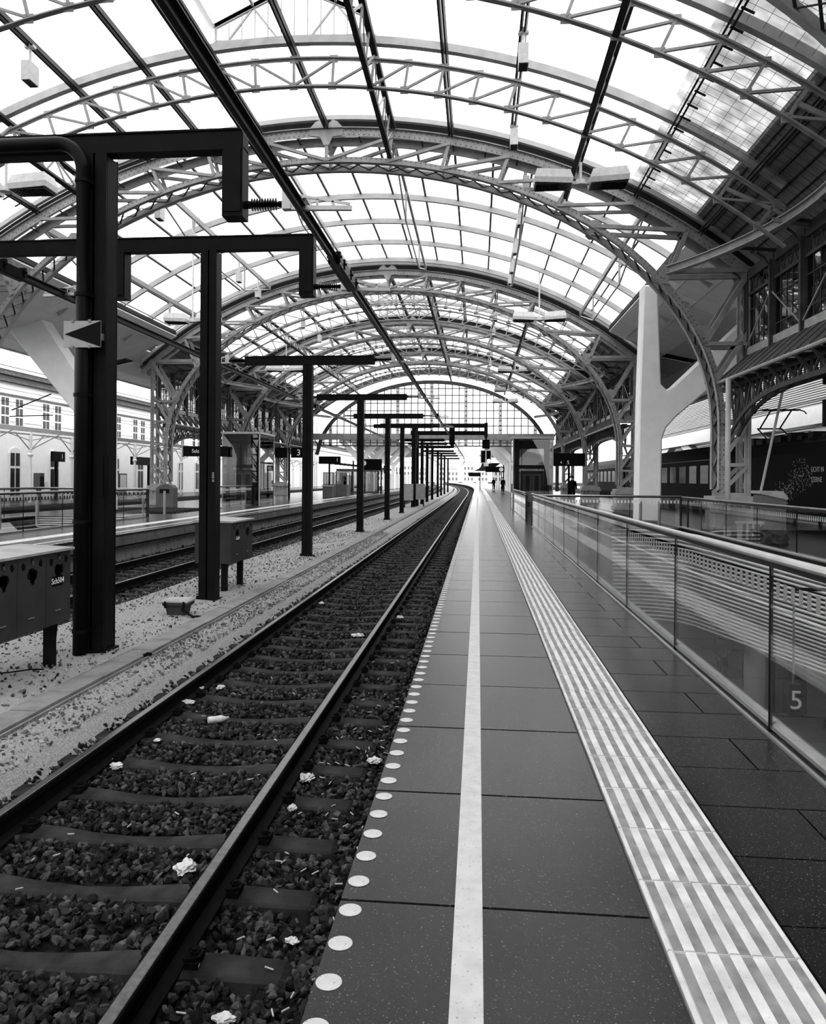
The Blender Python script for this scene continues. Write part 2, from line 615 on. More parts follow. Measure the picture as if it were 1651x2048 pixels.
# second platform
E2 = -9.35
mb = MB()
sweep_x(mb, -12.1, E2 - .02, -.34, -.055, -4, 45)
sweep_x(mb, -18.6, E2 - .02, -.34, -.055, 45, 300)
mb.box(-18.6, -16.6, -4, 45, -.34, -.055)
mb.box(-16.6, -12.1, 28.2, 45, -.34, -.055)
struct('floor_bed', mb, 'joint')
mb = MB()
for k in range(-3, 98):
    y0 = 2.80 + k
    mb.box(E2 - 1.09, E2, y0 + .005, y0 + .995, -.06, 0)
sweep_x(mb, E2 - 1.1, E2, -.06, 0, 100.8, 300)
for (x0, x1, y0, y1) in ((-12.1, E2 - 1.53, -4, 100), (-18.6, -16.6, -4, 28.2), (-18.6, -12.1, 28.2, 100)):
    xx = x0
    while xx < x1 - .1:
        yy = y0
        while yy < y1 - .1:
            mb.box(xx + .004, min(xx + .9, x1) - .004, yy + .004, min(yy + 1.0, y1) - .004, -.06, 0)
            yy += 1.0
        xx += .9
sweep_x(mb, -18.6, E2 - 1.53, -.06, 0, 100, 300)
struct('floor', mb, 'granite', 'dark granite paving of the platform across the tracks', 'paving')
mb = MB()
y = -3.2
while y < 110:
    mb.box(E2 - .15, E2 - .005, y + .006, y + .994, -.30, -.061)
    y += 1
struct('trim_2', mb, 'concrete_dark')
mb = MB()
y = -3.0
while y < 110:
    mb.box(E2 - .40, E2 - .22, y + .006, y + 2.4 - .006, -.95, -.29)
    y += 2.4
struct('wall_left', mb, 'concrete')
mb = MB()
sweep_x(mb, E2 - .50, E2 - .40, -.01, .0025, -1, 300)
tag(obj('edge_line', mb, 'white'), 'white line painted along the edge of the far platform across the tracks', 'platform marking')
mb = MB()
for k in range(0, 300):
    mb.disc(E2 - .055, 10 + .2 * k, 0, .04, .0016, 8)
tag(obj('edge_dots', mb, 'white'), 'row of white dots along the rim of the far platform across the tracks', 'platform marking', kind='stuff')
mb = MB()
sweep_x(mb, E2 - 1.53, E2 - 1.10, -.05, .003, -1, 300)
tag(obj('tactile_strip', mb, 'tactile'), 'pale tactile guide strip along the far platform across the tracks', 'tactile paving')

# lower hall beneath our platform and beneath the far one
mb = MB()
mb.box(-.14, 17, -8, 62, -5.25, -5.0)
struct('floor_lower', mb, 'lower_floor')
mb = MB()
mb.box(-.14, -.04, -8, 62, -5.2, -.345)
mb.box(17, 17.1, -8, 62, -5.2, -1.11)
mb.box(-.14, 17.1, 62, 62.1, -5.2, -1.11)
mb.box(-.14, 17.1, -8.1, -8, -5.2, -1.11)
struct('wall_lower', mb, 'lower_wall')
mb = MB()
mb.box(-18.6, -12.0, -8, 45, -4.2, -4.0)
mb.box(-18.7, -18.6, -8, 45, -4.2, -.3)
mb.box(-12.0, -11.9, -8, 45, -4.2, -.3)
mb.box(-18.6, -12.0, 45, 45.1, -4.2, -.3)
struct('wall_lower_left', mb, 'lower_wall')

# ------------------------------------------------------------------ track bed, gravel island, cable duct
mb = MB()
sweep_x(mb, -3.3, -.31, -.95, -.765, -4, 300)
tag(obj('ballast', mb, 'bed'), 'dark crushed stone bed under the near track', 'ballast', kind='stuff')
mb = MB()
sweep_x(mb, -9.5, -6.25, -.95, -.745, -4, 300)
tag(obj('ballast', mb, 'bed_far'), 'dark crushed stone bed under the track along the far platform', 'ballast', kind='stuff')
mb = MB()
def isl(x, y):
    return .018 * math.sin(3.1 * x + .7 * y) * math.cos(1.3 * y + x) + .01 * math.sin(7 * x - 2.3 * y)
rows = []
ny = 150
for i in range(ny + 1):
    y = -2 + (i / ny) ** 1.6 * 300
    r = []
    for x, z in ((-6.25, -.80), (-5.95, -.62), (-5.7, -.53), (-5.3, -.515), (-4.9, -.51), (-4.5, -.51), (-4.2, -.512), (-4.0, -.515)):
        r.append((x + bend(y), y, z + isl(x, y)))
    rows.append(r)
mb.slab(rows, -.3)
rows = []
for i in range(ny + 1):
    y = -2 + (i / ny) ** 1.6 * 300
    rows.append([(x + bend(y), y, z + .5 * isl(x, y)) for x, z in ((-3.78, -.525), (-3.6, -.54), (-3.45, -.575), (-3.32, -.65), (-3.2, -.74))])
mb.slab(rows, -.25)
tag(obj('gravel', mb, 'gravel'), 'pale gravel strip between the two tracks', 'gravel', kind='stuff')
mb = MB()
y = -2.0
while y < 100:
    mb.box(-4.0, -3.745, y + .004, y + .596, -.60, -.497 + rng.uniform(-.004, .004))
    y += .6
sweep_x(mb, -3.70, -3.685, -.6, -.506, -2, 100)
sweep_x(mb, -4.045, -4.02, -.6, -.506, -2, 100)
tag(obj('cable_duct', mb, 'cover'), 'line of concrete cable duct covers set in the pale gravel', 'cable duct')

def ico():
    t = (1 + 5 ** .5) / 2
    v = np.array([(-1, t, 0), (1, t, 0), (-1, -t, 0), (1, -t, 0), (0, -1, t), (0, 1, t), (0, -1, -t), (0, 1, -t), (t, 0, -1), (t, 0, 1), (-t, 0, -1), (-t, 0, 1)], float)
    v /= np.linalg.norm(v[0])
    f = [(0, 11, 5), (0, 5, 1), (0, 1, 7), (0, 7, 10), (0, 10, 11), (1, 5, 9), (5, 11, 4), (11, 10, 2), (10, 7, 6), (7, 1, 8), (3, 9, 4), (3, 4, 2), (3, 2, 6), (3, 6, 8), (3, 8, 9), (4, 9, 5), (2, 4, 11), (6, 2, 10), (8, 6, 7), (9, 8, 1)]
    return v, np.array(f)
IV, IF = ico()
def stones(name, pos, size, m, label):
    n = len(pos)
    v = IV[None] * (1 + rng.uniform(-.42, .35, (n, 12, 1)))
    v = v * rng.uniform(.45, 1.3, (n, 1, 3))
    q = rng.normal(size=(n, 4))
    q /= np.linalg.norm(q, axis=1, keepdims=True)
    w, x, y, z = q.T
    R = np.stack([np.stack([1 - 2 * (y * y + z * z), 2 * (x * y - z * w), 2 * (x * z + y * w)], 1),
                  np.stack([2 * (x * y + z * w), 1 - 2 * (x * x + z * z), 2 * (y * z - x * w)], 1),
                  np.stack([2 * (x * z - y * w), 2 * (y * z + x * w), 1 - 2 * (x * x + y * y)], 1)], 1)
    v = np.einsum('nij,nkj->nki', R, v) * size[:, None, None] + pos[:, None, :]
    f = (IF[None] + 12 * np.arange(n)[:, None, None]).reshape(-1, 3)
    me = bpy.data.meshes.new(name)
    me.vertices.add(n * 12)
    me.vertices.foreach_set('co', v.reshape(-1).astype(np.float32))
    nf = len(f)
    me.loops.add(nf * 3)
    me.loops.foreach_set('vertex_index', f.reshape(-1).astype(np.int32))
    me.polygons.add(nf)
    me.polygons.foreach_set('loop_start', np.arange(0, nf * 3, 3, dtype=np.int32))
    me.polygons.foreach_set('loop_total', np.full(nf, 3, dtype=np.int32))
    me.materials.append(M[m])
    me.update()
    me.polygons.foreach_set('use_smooth', np.zeros(nf, dtype=bool))
    me.validate()
    o = bpy.data.objects.new(name, me)
    col.objects.link(o)
    return tag(o, label, 'ballast', kind='stuff')
SLEEPER_Y = [3.48 + .605 * k for k in range(-4, 200)]
def scatter(n, x0, x1, y0, y1, zf, avoid=None):
    p = np.stack([rng.uniform(x0, x1, n), rng.uniform(y0, y1, n), np.zeros(n)], 1)
    if avoid:
        c, half, y00 = avoid
        ph = (p[:, 1] - y00 + .3025) % .605 - .3025
        keep = ~((abs(ph) < .095) & (abs(p[:, 0] - c) < half))
        p = p[keep]
    p[:, 2] = zf(p[:, 0], p[:, 1])
    return p
T1, T2 = -2.13, -7.66
zb = lambda x, y: np.where(x < -3.2, -.738 + (-3.2 - x) * .28, -.738) + rng.uniform(-.015, .022, len(x))
p = np.concatenate([scatter(21000, -3.45, -.36, 1.6, 8.5, zb, (T1, 1.28, 3.48)), scatter(14000, -3.45, -.36, 8.5, 20, zb, (T1, 1.28, 3.48)), scatter(6000, -3.45, -.36, 20, 45, zb, (T1, 1.28, 3.48))])
stones('ballast_stones', p, np.where(p[:, 1] < 8.5, rng.uniform(.014, .032, len(p)), rng.uniform(.018, .036, len(p))), 'stone', 'loose dark crushed stones between and beside the near rails')
p = scatter(13000, -9.1, -6.15, 9, 45, lambda x, y: -.735 + np.where(x < -8.9, (-8.9 - x) * .5, 0) + rng.uniform(-.01, .02, len(x)), (T2, 1.28, 3.40))
stones('ballast_stones', p, rng.uniform(.018, .036, len(p)), 'stone', 'loose dark crushed stones along the far track')
# leaves and coarse bits lying on the pale gravel
p = scatter(1300, -5.9, -4.05, 5, 40, lambda x, y: np.full(len(x), -.505))
stones('loose_chippings', p, rng.uniform(.006, .022, len(p)), 'stone', 'dark chippings and dry leaves strewn on the pale gravel strip')
p = scatter(5000, -5.9, -4.05, 5, 30, lambda x, y: np.full(len(x), -.505))
stones('loose_chippings', p, rng.uniform(.006, .018, len(p)), 'pebble', 'pale pebbles strewn on the gravel strip between the tracks')
p = scatter(5000, -3.7, -3.35, 3, 30, lambda x, y: -.53 - np.maximum(0, (x + 3.6)) * .3)
stones('loose_chippings', p, rng.uniform(.006, .02, len(p)), 'pebble', 'pale pebbles between the cable duct and the near track')

# ------------------------------------------------------------------ sleepers
def sleeper_mb(c, y):
    mb = MB()
    rings = []
    for x, z, w in ((-1.30, -.725, .15), (-1.27, -.705, .18), (-.95, -.700, .20), (-.75, -.700, .20), (-.52, -.706, .18), (-.25, -.727, .145), (0, -.737, .135), (.25, -.727, .145), (.52, -.706, .18), (.75, -.700, .20), (.95, -.700, .20), (1.27, -.705, .18), (1.30, -.725, .15)):
        rings.append([(c + x, y - w / 2 - .03, -.85), (c + x, y + w / 2 + .03, -.85), (c + x, y + w / 2, z - .012), (c + x, y + w / 2 - .018, z), (c + x, y - w / 2 + .018, z), (c + x, y - w / 2, z - .012)])
    mb.loft(rings)
    return mb
def clip_mb(c, y, rs, s):
    """spring clip and bolt beside the rail foot"""
    mb = MB()
    x = c + rs * .752 + s * .105
    mb.box(x - .03, x + .03, y - .055, y + .055, -.702, -.672)
    mb.tube([(x - s * .04, y - .04, -.665), (x, y - .045, -.655), (x + s * .03, y - .02, -.66), (x + s * .03, y + .02, -.66), (x, y + .045, -.655), (x - s * .04, y + .04, -.665)], .008, 6)
    mb.tube([(x, y, -.68), (x, y, -.632)], .014, 6)
    mb.tube([(x, y, -.655), (x, y, -.643)], .022, 6)
    return mb
def make_sleeper(c, y0, label, group):
    t = thing('sleeper', label, 'sleeper', (c, y0, -.85), group)
    obj('sleeper_body', sleeper_mb(c, y0), 'sleeper', t)
    for rs in (-1, 1):
        for s in (-1, 1):
            obj('rail_clip', clip_mb(c, y0, rs, s), 'rail_side', t)
    return t
ys1 = [y for y in SLEEPER_Y if y < 92]
sl = make_sleeper(T1, ys1[0], 'concrete sleeper of the near track at the very bottom of the picture', 'sleepers of the near track')
for i, y in enumerate(ys1[1:], 1):
    if i < 19:
        lab = '%s concrete sleeper under the near track, counted from the bottom edge' % ['', 'second'][i] if i == 1 else '%s concrete sleeper under the near track, counted from the bottom edge' % ORD[i]
    else:
        lab = 'distant concrete sleeper under the near track, beyond the first nineteen'
    dup(sl, (0, y - ys1[0], 0), lab)
ys2 = [y - .08 for y in SLEEPER_Y if 8 < y < 92]
sl2 = dup(sl, (T2 - T1, ys2[0] - ys1[0], 0), 'concrete sleeper of the track along the far platform')
sl2['group'] = 'sleepers of the far track'
for y in ys2[1:]:
    dup(sl2, (0, y - ys2[0], 0))
mb = MB()
y = 92.5
while y < 200:
    for c in (T1, T2):
        mb.box(c - 1.3 + bend(y), c + 1.3 + bend(y), y - .12, y + .12, -.8, -.71)
    y += .605
tag(obj('distant_sleepers', mb, 'sleeper'), 'concrete sleepers of both tracks far out on the curve', 'sleeper', kind='stuff')

# ------------------------------------------------------------------ rails
RP = [(-.07, -.70), (.07, -.70), (.07, -.690), (.012, -.672), (.009, -.585), (.036, -.572), (.036, -.540), (.026, -.5305), (-.026, -.5305), (-.036, -.540), (-.036, -.572), (-.009, -.585), (-.012, -.672), (-.07, -.690)]
def rail(x, label):
    mb = MB()
    mb.loft([[(x + bend(y) + a, y, b) for a, b in RP] for y in YS])
    o = tag(obj('rail', mb, 'rail_side'), label, 'rail', 'running rails')
    mb = MB()
    mb.loft([[(x + bend(y) + a, y, b) for a, b in ((-.027, -.532), (.029, -.532), (.025, -.5295), (-.022, -.5295))] for y in YS])
    obj('running_surface', mb, 'rail_top', o)
rail(T1 - .752, 'left rail of the near track, polished on top')
rail(T1 + .752, 'rail of the near track closest to the granite platform')
rail(T2 - .752, 'rail lying right beside the wall of the far platform')
rail(T2 + .752, 'rail of the far track beside the pale gravel strip')
for x, lab in ((-20.6, 'nearer rail of the track in front of the white station building'), (-22.1, 'farther rail of the track in front of the white station building')):
    mb = MB()
    mb.box(x - .04, x + .04, -4, 300, -.72, -.55)
    tag(obj('rail', mb, 'rail_side'), lab, 'rail', 'running rails')
# ------------------------------------------------------------------ main arch frames (twin riveted trusses)
OX = [0, 2.1, 3.9, 5.75, 7.75, 9.5, 11.1, 12.2, 13.5]
IX = [0, 1.95, 3.65, 5.4, 7.2, 8.3, 9.3, 10.45]
PO = 12.9                                   # outer column, offset from the hall's middle
def oc(x):
    return (x, 0, circ(abs(x)))
def ic(x):
    return (x, 0, inner_z(abs(x)))
def arch_pts():
    th = np.linspace(0, math.pi, 61)
    p = [(12.15 * math.cos(t), 3.2 + 8.38 * math.sin(t)) for t in th]
    return [(12.15, 1.25)] + p + [(-12.15, 1.25)]
def make_frame(y, label):
    t = thing('arch_frame', label, 'roof arch', (XC, y, 0), 'riveted arch frames of the hall')
    def W(p, dy):
        return (p[0] + XC, y + dy, p[2])
    ap = arch_pts()
    xs = np.linspace(-13.5, 13.5, 55)
    for dy in (0, .75):
        mb = MB()
        mb.ribbon([(x + XC, y + dy, circ(x)) for x in xs], .03, .26)
        mb.ribbon([(x + XC, y + dy, circ(x, RC + .13)) for x in xs], .20, .025)
        obj('outer_chord', mb, 'steel', t)
        mb = MB()
        mb.ribbon([(x + XC, y + dy, z) for x, z in ap], .03, .20)
        mb.ribbon([(x * .992 + XC, y + dy, 3.2 + (z - 3.2) * .99 if z > 3.2 else z) for x, z in ap], .17, .02)
        obj('inner_chord', mb, 'steel', t)
    def seg(name, p, q, w=.10, h=.09, m='steel'):
        mb = MB()
        for dy in (0, .75):
            for e in (-.045, .045):
                a, b = Vector(W(p, dy + e)), Vector(W(q, dy + e))
                mb.beam(a, b, .022, h, (0, 1, 0)) if False else mb.beam(a, b, .03, h, (1, 0, .01))
        obj(name, mb, m, t)
    def lat(name, p, q, m='steel'):
        """post laced between the two trusses"""
        mb = MB()
        a0, a1, b0, b1 = Vector(W(p, 0)), Vector(W(q, 0)), Vector(W(p, .75)), Vector(W(q, .75))
        mb.beam(a0, a1, .05, .10, (1, 0, .01))
        mb.beam(b0, b1, .05, .10, (1, 0, .01))
        n = 3
        for k in range(n):
            f0, f1 = k / n, (k + 1) / n
            mb.beam(a0.lerp(a1, f0), b0.lerp(b1, f1), .02, .045)
            mb.beam(b0.lerp(b1, f0), a0.lerp(a1, f1), .02, .045)
        obj(name, mb, m, t)
    for s in (-1, 1):
        for i in range(0 if s > 0 else 1, 5):
            lat('post', (s * OX[i], 0, circ(OX[i])), (s * IX[i], 0, inner_z(IX[i])))
        for i in range(0, 4):
            seg('diagonal', (s * IX[i], 0, inner_z(IX[i])), (s * OX[i + 1], 0, circ(OX[i + 1]) - .1))
        seg('diagonal', (s * IX[4], 0, inner_z(IX[4])), (s * OX[5], 0, circ(OX[5]) - .1))
        seg('tie', (s * 8.35, 0, inner_z(8.35)), (s * 11.1, 0, circ(11.1)), h=.12)
        seg('diagonal', (s * 11.1, 0, circ(11.1)), (s * 10.45, 0, inner_z(10.45)), h=.12)
        seg('tie', (s * 10.45, 0, 7.86), (s * PO, 0, 7.86), h=.15)
        seg('diagonal', (s * PO, 0, 7.8), (s * 11.62, 0, inner_z(11.62)), h=.15)
        seg('tie', (s * 11.62, 0, inner_z(11.62)), (s * PO, 0, inner_z(11.62)), h=.12)
        seg('diagonal', (s * PO, 0, 6.0), (s * 12.0, 0, 4.6), h=.13)
        for z in (4.55, 3.3, 2.0, 1.1):
            seg('tie', (s * 12.1, 0, z), (s * PO, 0, z), h=.10)
        for z0, z1 in ((3.35, 4.5), (2.05, 3.2), (1.15, 1.95)):
            seg('diagonal', (s * 12.12, 0, z0), (s * (PO - .02), 0, z1), h=.10)
        mb = MB()
        for dy in (0, .75):
            mb.box(XC + s * PO - .10, XC + s * PO + .10, y + dy - .02, y + dy + .02, .9, 7.95)
            mb.box(XC + s * PO - .02, XC + s * PO + .02, y + dy - .09, y + dy + .09, .9, 7.95)
        for k in range(9):
            z = 1.0 + k * .75
            mb.beam((XC + s * PO, y, z), (XC + s * PO, y + .75, z + .75), .05, .02, (1, 0, 0))
            mb.beam((XC + s * PO, y + .75, z), (XC + s * PO, y, z + .75), .05, .02, (1, 0, 0))
        obj('outer_column', mb, 'steel', t)
        mb = MB()
        x0, x1 = sorted((XC + s * 11.85, XC + s * (PO + .25)))
        mb.box(x0, x1, y - .25, y + 1.0, 0, .16)
        mb.box(x0 + .08, x1 - .08, y - .17, y + .92, .16, .78)
        mb.box(x0 - .02, x1 + .02, y - .27, y + 1.02, .78, .90)
        mb.box(x0 + .05, x1 - .05, y - .2, y + .95, .90, 1.05)
        for q in range(5):
            yy = y - .12 + q * .24
            mb.tube([(x0 + .02, yy, .62), (x0 + .02, yy, .78)], [.03, .06], 6)
            xx = x0 + .12 + q * .25
            mb.tube([(xx, y - .22, .62), (xx, y - .22, .78)], [.03, .06], 6)
        obj('pedestal', mb, 'steel', t)
        # gusset plates at the joints
        mb = MB()
        for (gx_, gz_, r) in ((10.45, 7.86, .22), (11.62, 6.02, .2), (8.35, inner_z(8.35), .2), (PO, 7.75, .22), (12.02, 4.6, .18)):
            for dy in (-.025, .775):
                mb.prism([(r * math.cos(k * math.pi / 4 + .4), r * math.sin(k * math.pi / 4 + .4)) for k in range(8)],
                         lambda a, b, yy=y + dy, gx_=gx_, gz_=gz_: (XC + s * gx_ + a, yy - .008, gz_ + b), lambda a, b, yy=y + dy, gx_=gx_, gz_=gz_: (XC + s * gx_ + a, yy + .008, gz_ + b))
        obj('gusset', mb, 'steel', t)
    mb = MB()
    for dy in (-.03, .78):
        mb.prism([(-.55, .12), (-.35, .34), (-.2, .40), (-.06, .26), (.06, .26), (.2, .40), (.35, .34), (.55, .12), (.5, -.1), (.2, -.14), (.08, -.4), (-.08, -.4), (-.2, -.14), (-.5, -.1)],
                 lambda a, b, yy=y + dy: (XC + a, yy - .01, 12.45 + b), lambda a, b, yy=y + dy: (XC + a, yy + .01, 12.45 + b))
    obj('crown_gusset', mb, 'steel', t)
    # lacing of the two inner and of the two outer chords
    mb = MB()
    L = [Vector((x + XC, 0, z)) for x, z in ap]
    for k in range(0, len(L) - 1):
        a, b = L[k], L[k + 1]
        n = max(1, round((b - a).length / .75))
        for j in range(n):
            p, q = a.lerp(b, j / n), a.lerp(b, (j + 1) / n)
            p0, q1 = Vector((p.x, y, p.z)), Vector((q.x, y + .75, q.z))
            mb.beam(p0, q1, .05, .015)
            mb.beam(Vector((p.x, y + .75, p.z)), Vector((q.x, y, q.z)), .05, .015)
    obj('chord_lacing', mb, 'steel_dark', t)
    mb = MB()
    for k in range(1, len(xs) - 1, 2):
        mb.beam((xs[k] + XC, y, circ(xs[k])), (xs[k] + XC, y + .75, circ(xs[k])), .05, .03)
    obj('chord_batten', mb, 'steel_dark', t)
    # rivet heads
    mb = MB()
    def riv(px, pz, yy):
        i = len(mb.v)
        r = .016
        mb.v += [(px - r, yy, pz - r), (px + r, yy, pz - r), (px + r, yy, pz + r), (px - r, yy, pz + r), (px, yy - .012, pz)]
        mb.f += [(i, i + 1, i + 4), (i + 1, i + 2, i + 4), (i + 2, i + 3, i + 4), (i + 3, i, i + 4)]
    x = -13.2
    while x < 13.2:
        riv(x + XC, circ(x) - .07, y - .016)
        riv(x + XC + .06, circ(x) + .06, y - .016)
        x += .16
    for k in range(0, len(L) - 1):
        a, b = L[k], L[k + 1]
        n = max(1, round((b - a).length / .15))
        d = (b - a).normalized()
        nn = Vector((-d.z, 0, d.x))
        for j in range(n):
            p = a.lerp(b, j / n)
            for off in (-.055, .055):
                riv(p.x + nn.x * off, p.z + nn.z * off, y - .016)
    obj('rivets', mb, 'steel_dark', t)
    # cross girder on the roof side, seen as a pale flange above a dark web
    mb = MB()
    mb.ribbon([(x + XC, y + .1, circ(x, RC + .50)) for x in xs], .16, .14)
    obj('roof_rafter', mb, 'rib_white', t)
    mb = MB()
    mb.ribbon([(x + XC, y + .30, circ(x, RC + .32)) for x in xs], .05, .32)
    obj('rafter_web', mb, 'purlin', t)
    return t
MAIN_Y = [24.5, 11.3, 41.4, 54.6, 68.0]
LAB = ['riveted twin arch frame ending the near hall, right leg beside the white forked column',
       'riveted twin arch frame closest to the viewer, mostly above the picture',
       'riveted twin arch frame where the glass link roof meets the farther hall',
       'riveted twin arch frame, second of the farther hall',
       'riveted twin arch frame, last before the glazed gable']
fr = make_frame(24.5, LAB[0])
for yy, lb in zip(MAIN_Y[1:], LAB[1:]):
    dup(fr, (0, yy - 24.5, 0), lb)

# ------------------------------------------------------------------ light trusses
def make_truss(y, label):
    t = thing('roof_truss', label, 'roof truss', (XC, y, 0), 'light roof trusses')
    xs = np.linspace(-12.3, 12.3, 47)
    RL = RC - .74
    mb = MB()
    for e in (-.045, .045):
        mb.ribbon([(x + XC, y + e, circ(x)) for x in xs], .055, .035)
    mb.ribbon([(x + XC, y, circ(x) - .04) for x in xs], .014, .07)
    obj('upper_chord', mb, 'steel', t)
    mb = MB()
    for e in (-.045, .045):
        mb.ribbon([(x + XC, y + e, circ(x, RL)) for x in xs], .055, .03)
    mb.ribbon([(x + XC, y, circ(x, RL) + .035) for x in xs], .014, .06)
    obj('lower_chord', mb, 'steel', t)
    nodes = [0, 1.05, 2.1, 3.0, 3.9, 4.82, 5.75, 6.75, 7.75, 8.62, 9.5, 10.3, 11.1, 12.1]
    def at(x, r):
        th = math.asin(x / RC)
        return (r * math.sin(th) + XC, y, ZC + r * math.cos(th))
    for s in (-1, 1):
        for i, x in enumerate(nodes):
            if not (i == 0 and s < 0):
                mb = MB()
                a, b = at(s * x, RC - .02), at(s * x, RL + .02)
                mb.beam(a, b, .065, .06, (0, 1, 0))
                for q in (a, b):
                    mb.box(q[0] - .11, q[0] + .11, y - .012, y + .012, q[2] - .10, q[2] + .10)
                obj('post', mb, 'steel', t)
            if i < len(nodes) - 1:
                mb = MB()
                a, b = at(s * x, RL + .04), at(s * nodes[i + 1], RC - .05)
                mb.beam(a, b, .055, .06, (0, 1, 0))
                obj('diagonal', mb, 'steel', t)
    mb = MB()
    mb.ribbon([(x + XC, y, circ(x, RC + .47)) for x in xs], .18, .20)
    obj('roof_rafter', mb, 'steel_lite', t)
    # short ties carrying the ends back to the eaves wall
    for s in (-1, 1):
        for z in (8.75, 7.95):
            mb = MB()
            xa = math.sqrt(max((RC - .4) ** 2 - (z - ZC) ** 2, 0))
            mb.beam((XC + s * min(xa, 12.4), y, z), (XC + s * PO, y, 7.75), .06, .09)
            obj('end_tie', mb, 'steel', t)
    return t
TY = [20.1, 15.7, 6.9, 45.8, 50.2, 59.0, 63.5, 72.4, 76.8]
TL = ['light roof truss just in front of the riveted arch ending the near hall', 'light roof truss crossing the top of the picture, before the lantern gable',
      'light roof truss above the viewer', 'light truss first behind the front arch of the farther hall', 'light truss second behind the front arch of the farther hall',
      'light truss third in the farther hall', 'light truss fourth in the farther hall', 'light truss fifth in the farther hall', 'light truss closest to the glazed end gable']
tr = make_truss(TY[0], TL[0])
for yy, lb in zip(TY[1:], TL[1:]):
    dup(tr, (0, yy - TY[0], 0), lb)

# ------------------------------------------------------------------ purlins
def purlin(rel, y0, y1, kind, label, group='purlins along the hall roofs'):
    th = math.asin(rel / RC)
    def pt(r, y):
        return (XC + r * math.sin(th), y, ZC + r * math.cos(th))
    t = thing('purlin', label, 'purlin', pt(RC + .3, y0), group)
    n = (math.sin(th), 0, math.cos(th))
    mb = MB()
    if kind == 'simple':
        for e in (-.05, .05):
            a, b = Vector(pt(RC + .2, y0)), Vector(pt(RC + .2, y1))
            off = Vector((n[2], 0, -n[0])) * e
            mb.beam(a + off, b + off, .045, .18, n)
        obj('beam', mb, 'purlin', t)
    else:
        mb.beam(pt(RC + .18, y0), pt(RC + .18, y1), .16, .12, n)
        obj('top_chord', mb, 'purlin', t)
        mb = MB()
        mb.beam(pt(RC - .72, y0), pt(RC - .72, y1), .14, .10, n)
        obj('bottom_chord', mb, 'purlin', t)
        mb = MB()
        k = round((y1 - y0) / 1.1)
        for i in range(k):
            ya, yb = y0 + (y1 - y0) * i / k, y0 + (y1 - y0) * (i + 1) / k
            p, q = (pt(RC - .7, ya), pt(RC + .15, yb)) if i % 2 else (pt(RC + .15, ya), pt(RC - .7, yb))
            mb.beam(p, q, .03, .06)
            mb.beam(pt(RC - .7, ya), pt(RC + .15, ya), .05, .05)
        obj('web', mb, 'steel', t)
    return t
SIDE = {-1: 'left', 1: 'right'}
for hall, (ya, yb) in (('near hall', (-24, 24.6)), ('farther hall', (42.1, 81.2))):
    purlin(0, ya, yb, 'simple', 'dark middle purlin under the ridge of the %s' % hall)
    for s in (-1, 1):
        for rel, kd, w in ((2.1, 'lattice', 'deep lattice purlin beside the ridge'), (3.9, 'simple', 'slim purlin first beyond the ridge lattice'), (5.75, 'simple', 'slim purlin carrying the small box lamps'),
                           (7.75, 'lattice', 'deep lattice purlin halfway down the slope'), (9.5, 'simple', 'slim purlin above the lowest glass'), (11.4, 'simple', 'heavy purlin where glass meets boards')):
            p_ = purlin(s * rel, ya, yb, kd, '%s on the %s side of the %s' % (w, SIDE[s], hall))
            if rel == 9.5 and hall == 'near hall':
                mb = MB()
                th = math.asin(s * 9.5 / RC)
                y = 0.0
                while y < 24:
                    q = Vector((XC + (RC + .15) * math.sin(th), y, ZC + (RC + .15) * math.cos(th)))
                    mb.beam(q, q + Vector((s * .24, 0, -s * .24 * math.tan(th))), .035, .035)
                    y += .62
                obj('bracket', mb, 'purlin', p_)

# ------------------------------------------------------------------ roof glazing, boards, lanterns
def arc_sheet(r, x0, x1, y0, y1, t=.03, n=14):
    mb = MB()
    rows = []
    for yy in (y0, y1):
        rows.append([(XC + x, yy, circ(x, r)) for x in np.linspace(x0, x1, n)])
    mb.slab(rows, t)
    return mb
RG = RC + .62
def glass(x0, x1, y0, y1, m='roofglass'):
    o = struct('roof_glazing', arc_sheet(RG, x0, x1, y0, y1), m)
    o['label'] = 'milky glass of the arched hall roof'
L1 = (-24, 20.1)
L2 = (45.8, 76.8)
for s in (-1, 1):
    for (ya, yb) in ((-25, 24.9), (42.0, 81.3)):
        a, b = sorted((s * 2.1, s * 9.5))
        glass(a, b, ya, yb)
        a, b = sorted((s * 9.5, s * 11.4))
        glass(a, b, ya, yb, 'roofglass_blotchy' if s > 0 and ya < 0 else 'roofglass')
        a, b = sorted((s * 11.4, s * 13.9))
        struct('ceiling_slope', arc_sheet(RG - .08, a, b, ya, yb, .12), 'boards')
        mb = MB()
        for x in np.linspace(11.55, 13.8, 9):
            mb.box(*sorted((XC + s * x - .012, XC + s * x + .012)), ya, yb, circ(x, RG - .08) - .03, circ(x, RG - .08) + .01)
        struct('trim_5', mb, 'purlin')
for ya, yb in ((20.1, 24.9), (42.0, 45.8), (76.8, 81.3)):
    glass(-2.1, 2.1, ya, yb)
mb = MB()
mb.prism([(XC + 13.9 * math.cos(q), 12.9 * math.sin(q)) for q in np.linspace(0, math.pi, 30)], lambda a, b: (a, -25.4, b), lambda a, b: (a, -25.1, b))
struct('wall_lightblock', mb, 'wall_plain')  # added unseen behind the camera: blocks sky light, darkens reflections and pole faces
